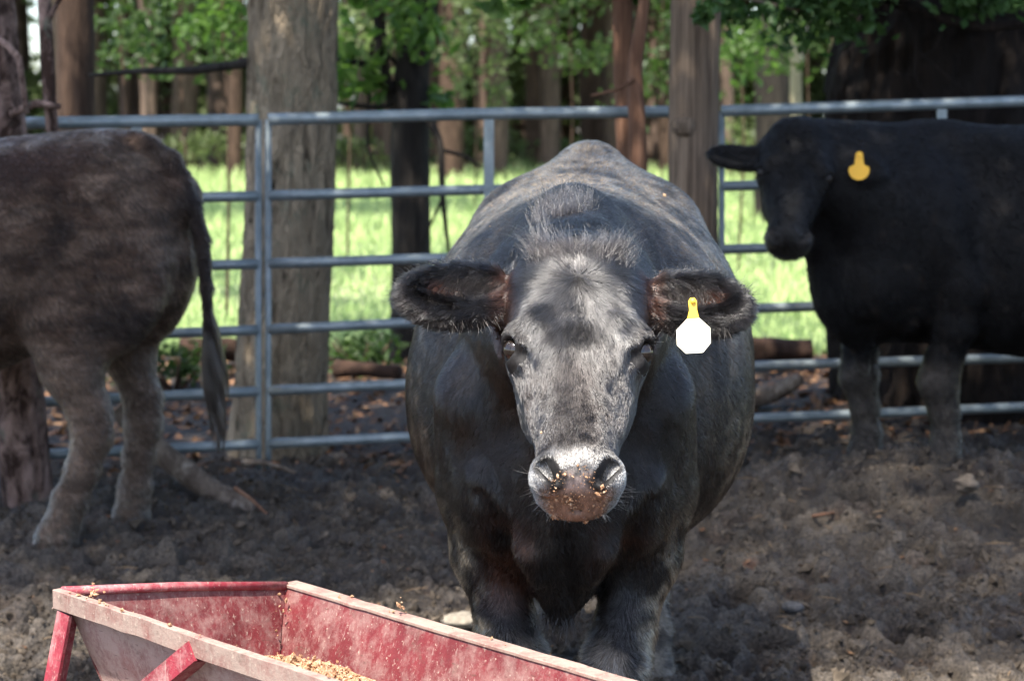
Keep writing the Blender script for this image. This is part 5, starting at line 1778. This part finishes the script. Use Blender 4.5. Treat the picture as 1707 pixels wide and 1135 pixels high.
B_log = bark_mat('bark_log', (.075, .052, .040), (.30, .235, .18), 20, 9, (.35, .30, .25), .8, .02)
B_rot = bark_mat('bark_rotten', (.020, .012, .009), (.075, .042, .028), 18, 8, None, .8, .02)
stick('fallen_branch', [at(196, 690, 7.95), at(262, 752, 7.88), at(330, 812, 7.76), at(418, 858, 7.66)], (.052, .042), B_log, 'thick bare fallen branch lying in the mud behind the hind legs of the brown cow', 'branch', seed=3, n=18)
stick('fallen_log', [at(1215, 578, 10.6), at(1350, 582, 10.7)], (.075, .07), B_rot, 'rotten reddish log behind the right fence panel, beside the straight trunk', 'log', seed=5, n=18)
stick('fallen_log', [at(1246, 672, 9.2), at(1290, 655, 9.15), at(1335, 628, 9.1)], (.05, .03), B_log, 'pale split log lying under the second lowest rail of the right panel', 'log', seed=6, n=16)
stick('fallen_log', [at(300, 590, 11.6), at(520, 584, 12.0)], (.07, .07), B_rot, 'mossy log lying behind the furrowed trunk at the edge of the grass', 'log', seed=7, n=16)
stick('fallen_log', [at(556, 612, 10.9), at(665, 622, 10.7)], (.045, .035), B_rot, 'dark log lying between the furrowed tree and the forked tree', 'log', seed=8, n=16)
stick('stick', [at(405, 772, 8.0) , at(440, 770, 7.95), at(492, 788, 7.9)], (.013, .008), B_log, 'short pale stick on the mud under the joint of the fence panels', 'stick', seed=9, n=8)
stick('stick', [at(392, 812, 7.45), at(420, 832, 7.4), at(446, 857, 7.35)], (.008, .005), B_red, 'thin reddish stick beside the end of the fallen branch', 'stick', seed=10, n=8)
def gp(px, py, dz=.012):
    z = .02
    for _ in range(6):
        P = on_z(px, py, z); z = float(hgt(P[0], P[1])) + dz
    return on_z(px, py, z)
stick('stick', [gp(1342, 862, .02), gp(1375, 856, .02), gp(1408, 851, .02)], (.006, .004), B_red, 'thin orange stick on the mud right of the facing cow', 'stick', seed=11, n=8)
stick('stick', [gp(640, 912), gp(655, 905), gp(668, 893)], (.006, .004), B_red, 'tiny reddish stick on the mud beside the yellow corn scrap', 'stick', seed=12, n=8)


def stone(px, py, r, col, label, name='stone', cat='stone', flat=.6, seed=0):
    P = gp(px, py, r * flat * .35)
    m = MB()
    n1_, n2_ = 22, 14
    V = []
    for i in range(n2_ + 1):
        th = math.pi * i / n2_
        for j in range(n1_):
            ph = 2 * math.pi * j / n1_
            V.append((math.sin(th) * math.cos(ph), math.sin(th) * math.sin(ph), math.cos(th)))
    V = np.array(V)
    V = V * (.45 + 1.1 * fbm(V * 2.0 + seed * 3.1, 4, 8 + seed, .65))[:, None] * np.array([1, .8, flat]) * r
    Qs = [[i * n1_ + j, (i + 1) * n1_ + j, (i + 1) * n1_ + (j + 1) % n1_, i * n1_ + (j + 1) % n1_] for i in range(n2_) for j in range(n1_)]
    m.add(V, Qs)
    o = m.build(name, plain(name + '_col', col, .85, .2, .35, 40, .6), None, True); o.location = P
    return tag(o, label, cat)


stone(1610, 806, .042, (.10, .08, .062), 'rounded pale clod on the mud below the belly of the shaded cow', 'mud_clod', 'clod', .7, 1)
stone(770, 1034, .055, (.22, .19, .15), 'flat pale clod behind the rim of the trough beside the cow leg', 'mud_clod', 'clod', .35, 2)
stone(1322, 1012, .030, (.085, .08, .078), 'smooth grey stone in the mud right of the facing cow', 'stone', 'stone', .5, 3)
stone(614, 905, .022, (.55, .30, .09), 'yellow-orange corn scrap on the mud left of the facing cow', 'corn_scrap', 'corn scrap', .6, 4)
stone(585, 893, .012, (.38, .16, .06), 'small orange scrap on the mud just left of the corn scrap', 'corn_scrap', 'corn scrap', .5, 5)
stone(560, 765, .05, (.13, .10, .075), 'brown clod at the foot of the fence under the furrowed tree', 'mud_clod', 'clod', .6, 6)

rgm = np.random.default_rng(44)
nm2 = 26000
my = 5.0 + 3.6 * rgm.random(nm2); mx = rgm.uniform(-1, 1, nm2) * (my * .255 + .1)
okm = vnoise(np.c_[mx * 4, my * 4, my * 0], 19) + .5 * rgm.random(nm2) > .62
mx, my = mx[okm], my[okm]
t = NT('mud_crumb')
cn1 = t.noise(t.pos((1, 1, 1)), 28, 3, .7)
M_crumb = t.done(t.ramp(cn1, [(.30, (.030, .023, .017)), (.5, (.070, .054, .039)), (.72, (.14, .11, .083))]), .85, t.bump(t.noise(t.pos((1, 1, 1)), 300, 3), .6, .004), .2)
flakes(np.stack([mx, my, hgt(mx, my) + .003], -1), .0065, 'mud_crumbs', M_crumb, 'stuff', 'crumbs of dry mud strewn over the churned pen', 'mud crumbs')
ns2 = 190
sy = 5.1 + 3.2 * rgm.random(ns2); sx_ = rgm.uniform(-1, 1, ns2) * (sy * .255)
m = MB()
for a_, b_ in zip(sx_, sy):
    an_ = rgm.random() * 6.28; ln_ = rgm.uniform(.015, .06)
    d_ = np.array([math.cos(an_), math.sin(an_), rgm.normal() * .15]) * ln_
    p_ = np.array([a_, b_, float(hgt(a_, b_)) + .008])
    m.tube([p_ - d_, p_ + d_ * .1 + (0, 0, .003), p_ + d_], [.0011, .0015, .0009], 4)
sw_ = m.build('straw', plain('straw_col', (.20, .135, .08), .8, .2, .45, 6), None, True)
tag(sw_, 'bits of straw and bark scattered over the mud', 'straw', kind='stuff')

rgl = np.random.default_rng(15)
nl = 5200
ly = 8.3 + 4.6 * rgl.random(nl); lx = rgl.uniform(-1, 1, nl) * (ly * .27 + .2)
nm_ = 420
ly = np.r_[ly, 3.6 + 4.8 * rgl.random(nm_)]; lx = np.r_[lx, rgl.uniform(-2.2, 2.4, nm_)]
P = np.stack([lx, ly, hgt(lx, ly) + .006], -1); nl += nm_
a = rgl.normal(size=(nl, 3)) * (1, 1, .35); a /= np.linalg.norm(a, axis=1)[:, None]
b = np.cross(a, rgl.normal(size=(nl, 3)) * .5 + (0, 0, 1)); b /= np.linalg.norm(b, axis=1)[:, None]
c_ = np.cross(a, b)
s = (rgl.uniform(.018, .05, nl) * np.where(ly < 8.2, .35, 1))[:, None]
V = np.stack([P - a * s, P + b * s * .5 + c_ * s * .2, P + a * s, P - b * s * .5 + c_ * s * .2], 1).reshape(-1, 3)
t = NT('dead_leaf')
dn_ = t.noise(t.pos((1, 1, 1)), 15, 3, .7)
M_dead = t.done(t.ramp(dn_, [(.3, (.05, .025, .014)), (.5, (.14, .065, .03)), (.7, (.27, .17, .09))]), .7, None, .3)
ll = mesh_np('leaf_litter', V, np.arange(nl * 4).reshape(-1, 4), M_dead, None, False)
tag(ll, 'brown dead leaves and bark scraps on the ground behind the fence', 'leaf litter', kind='stuff')
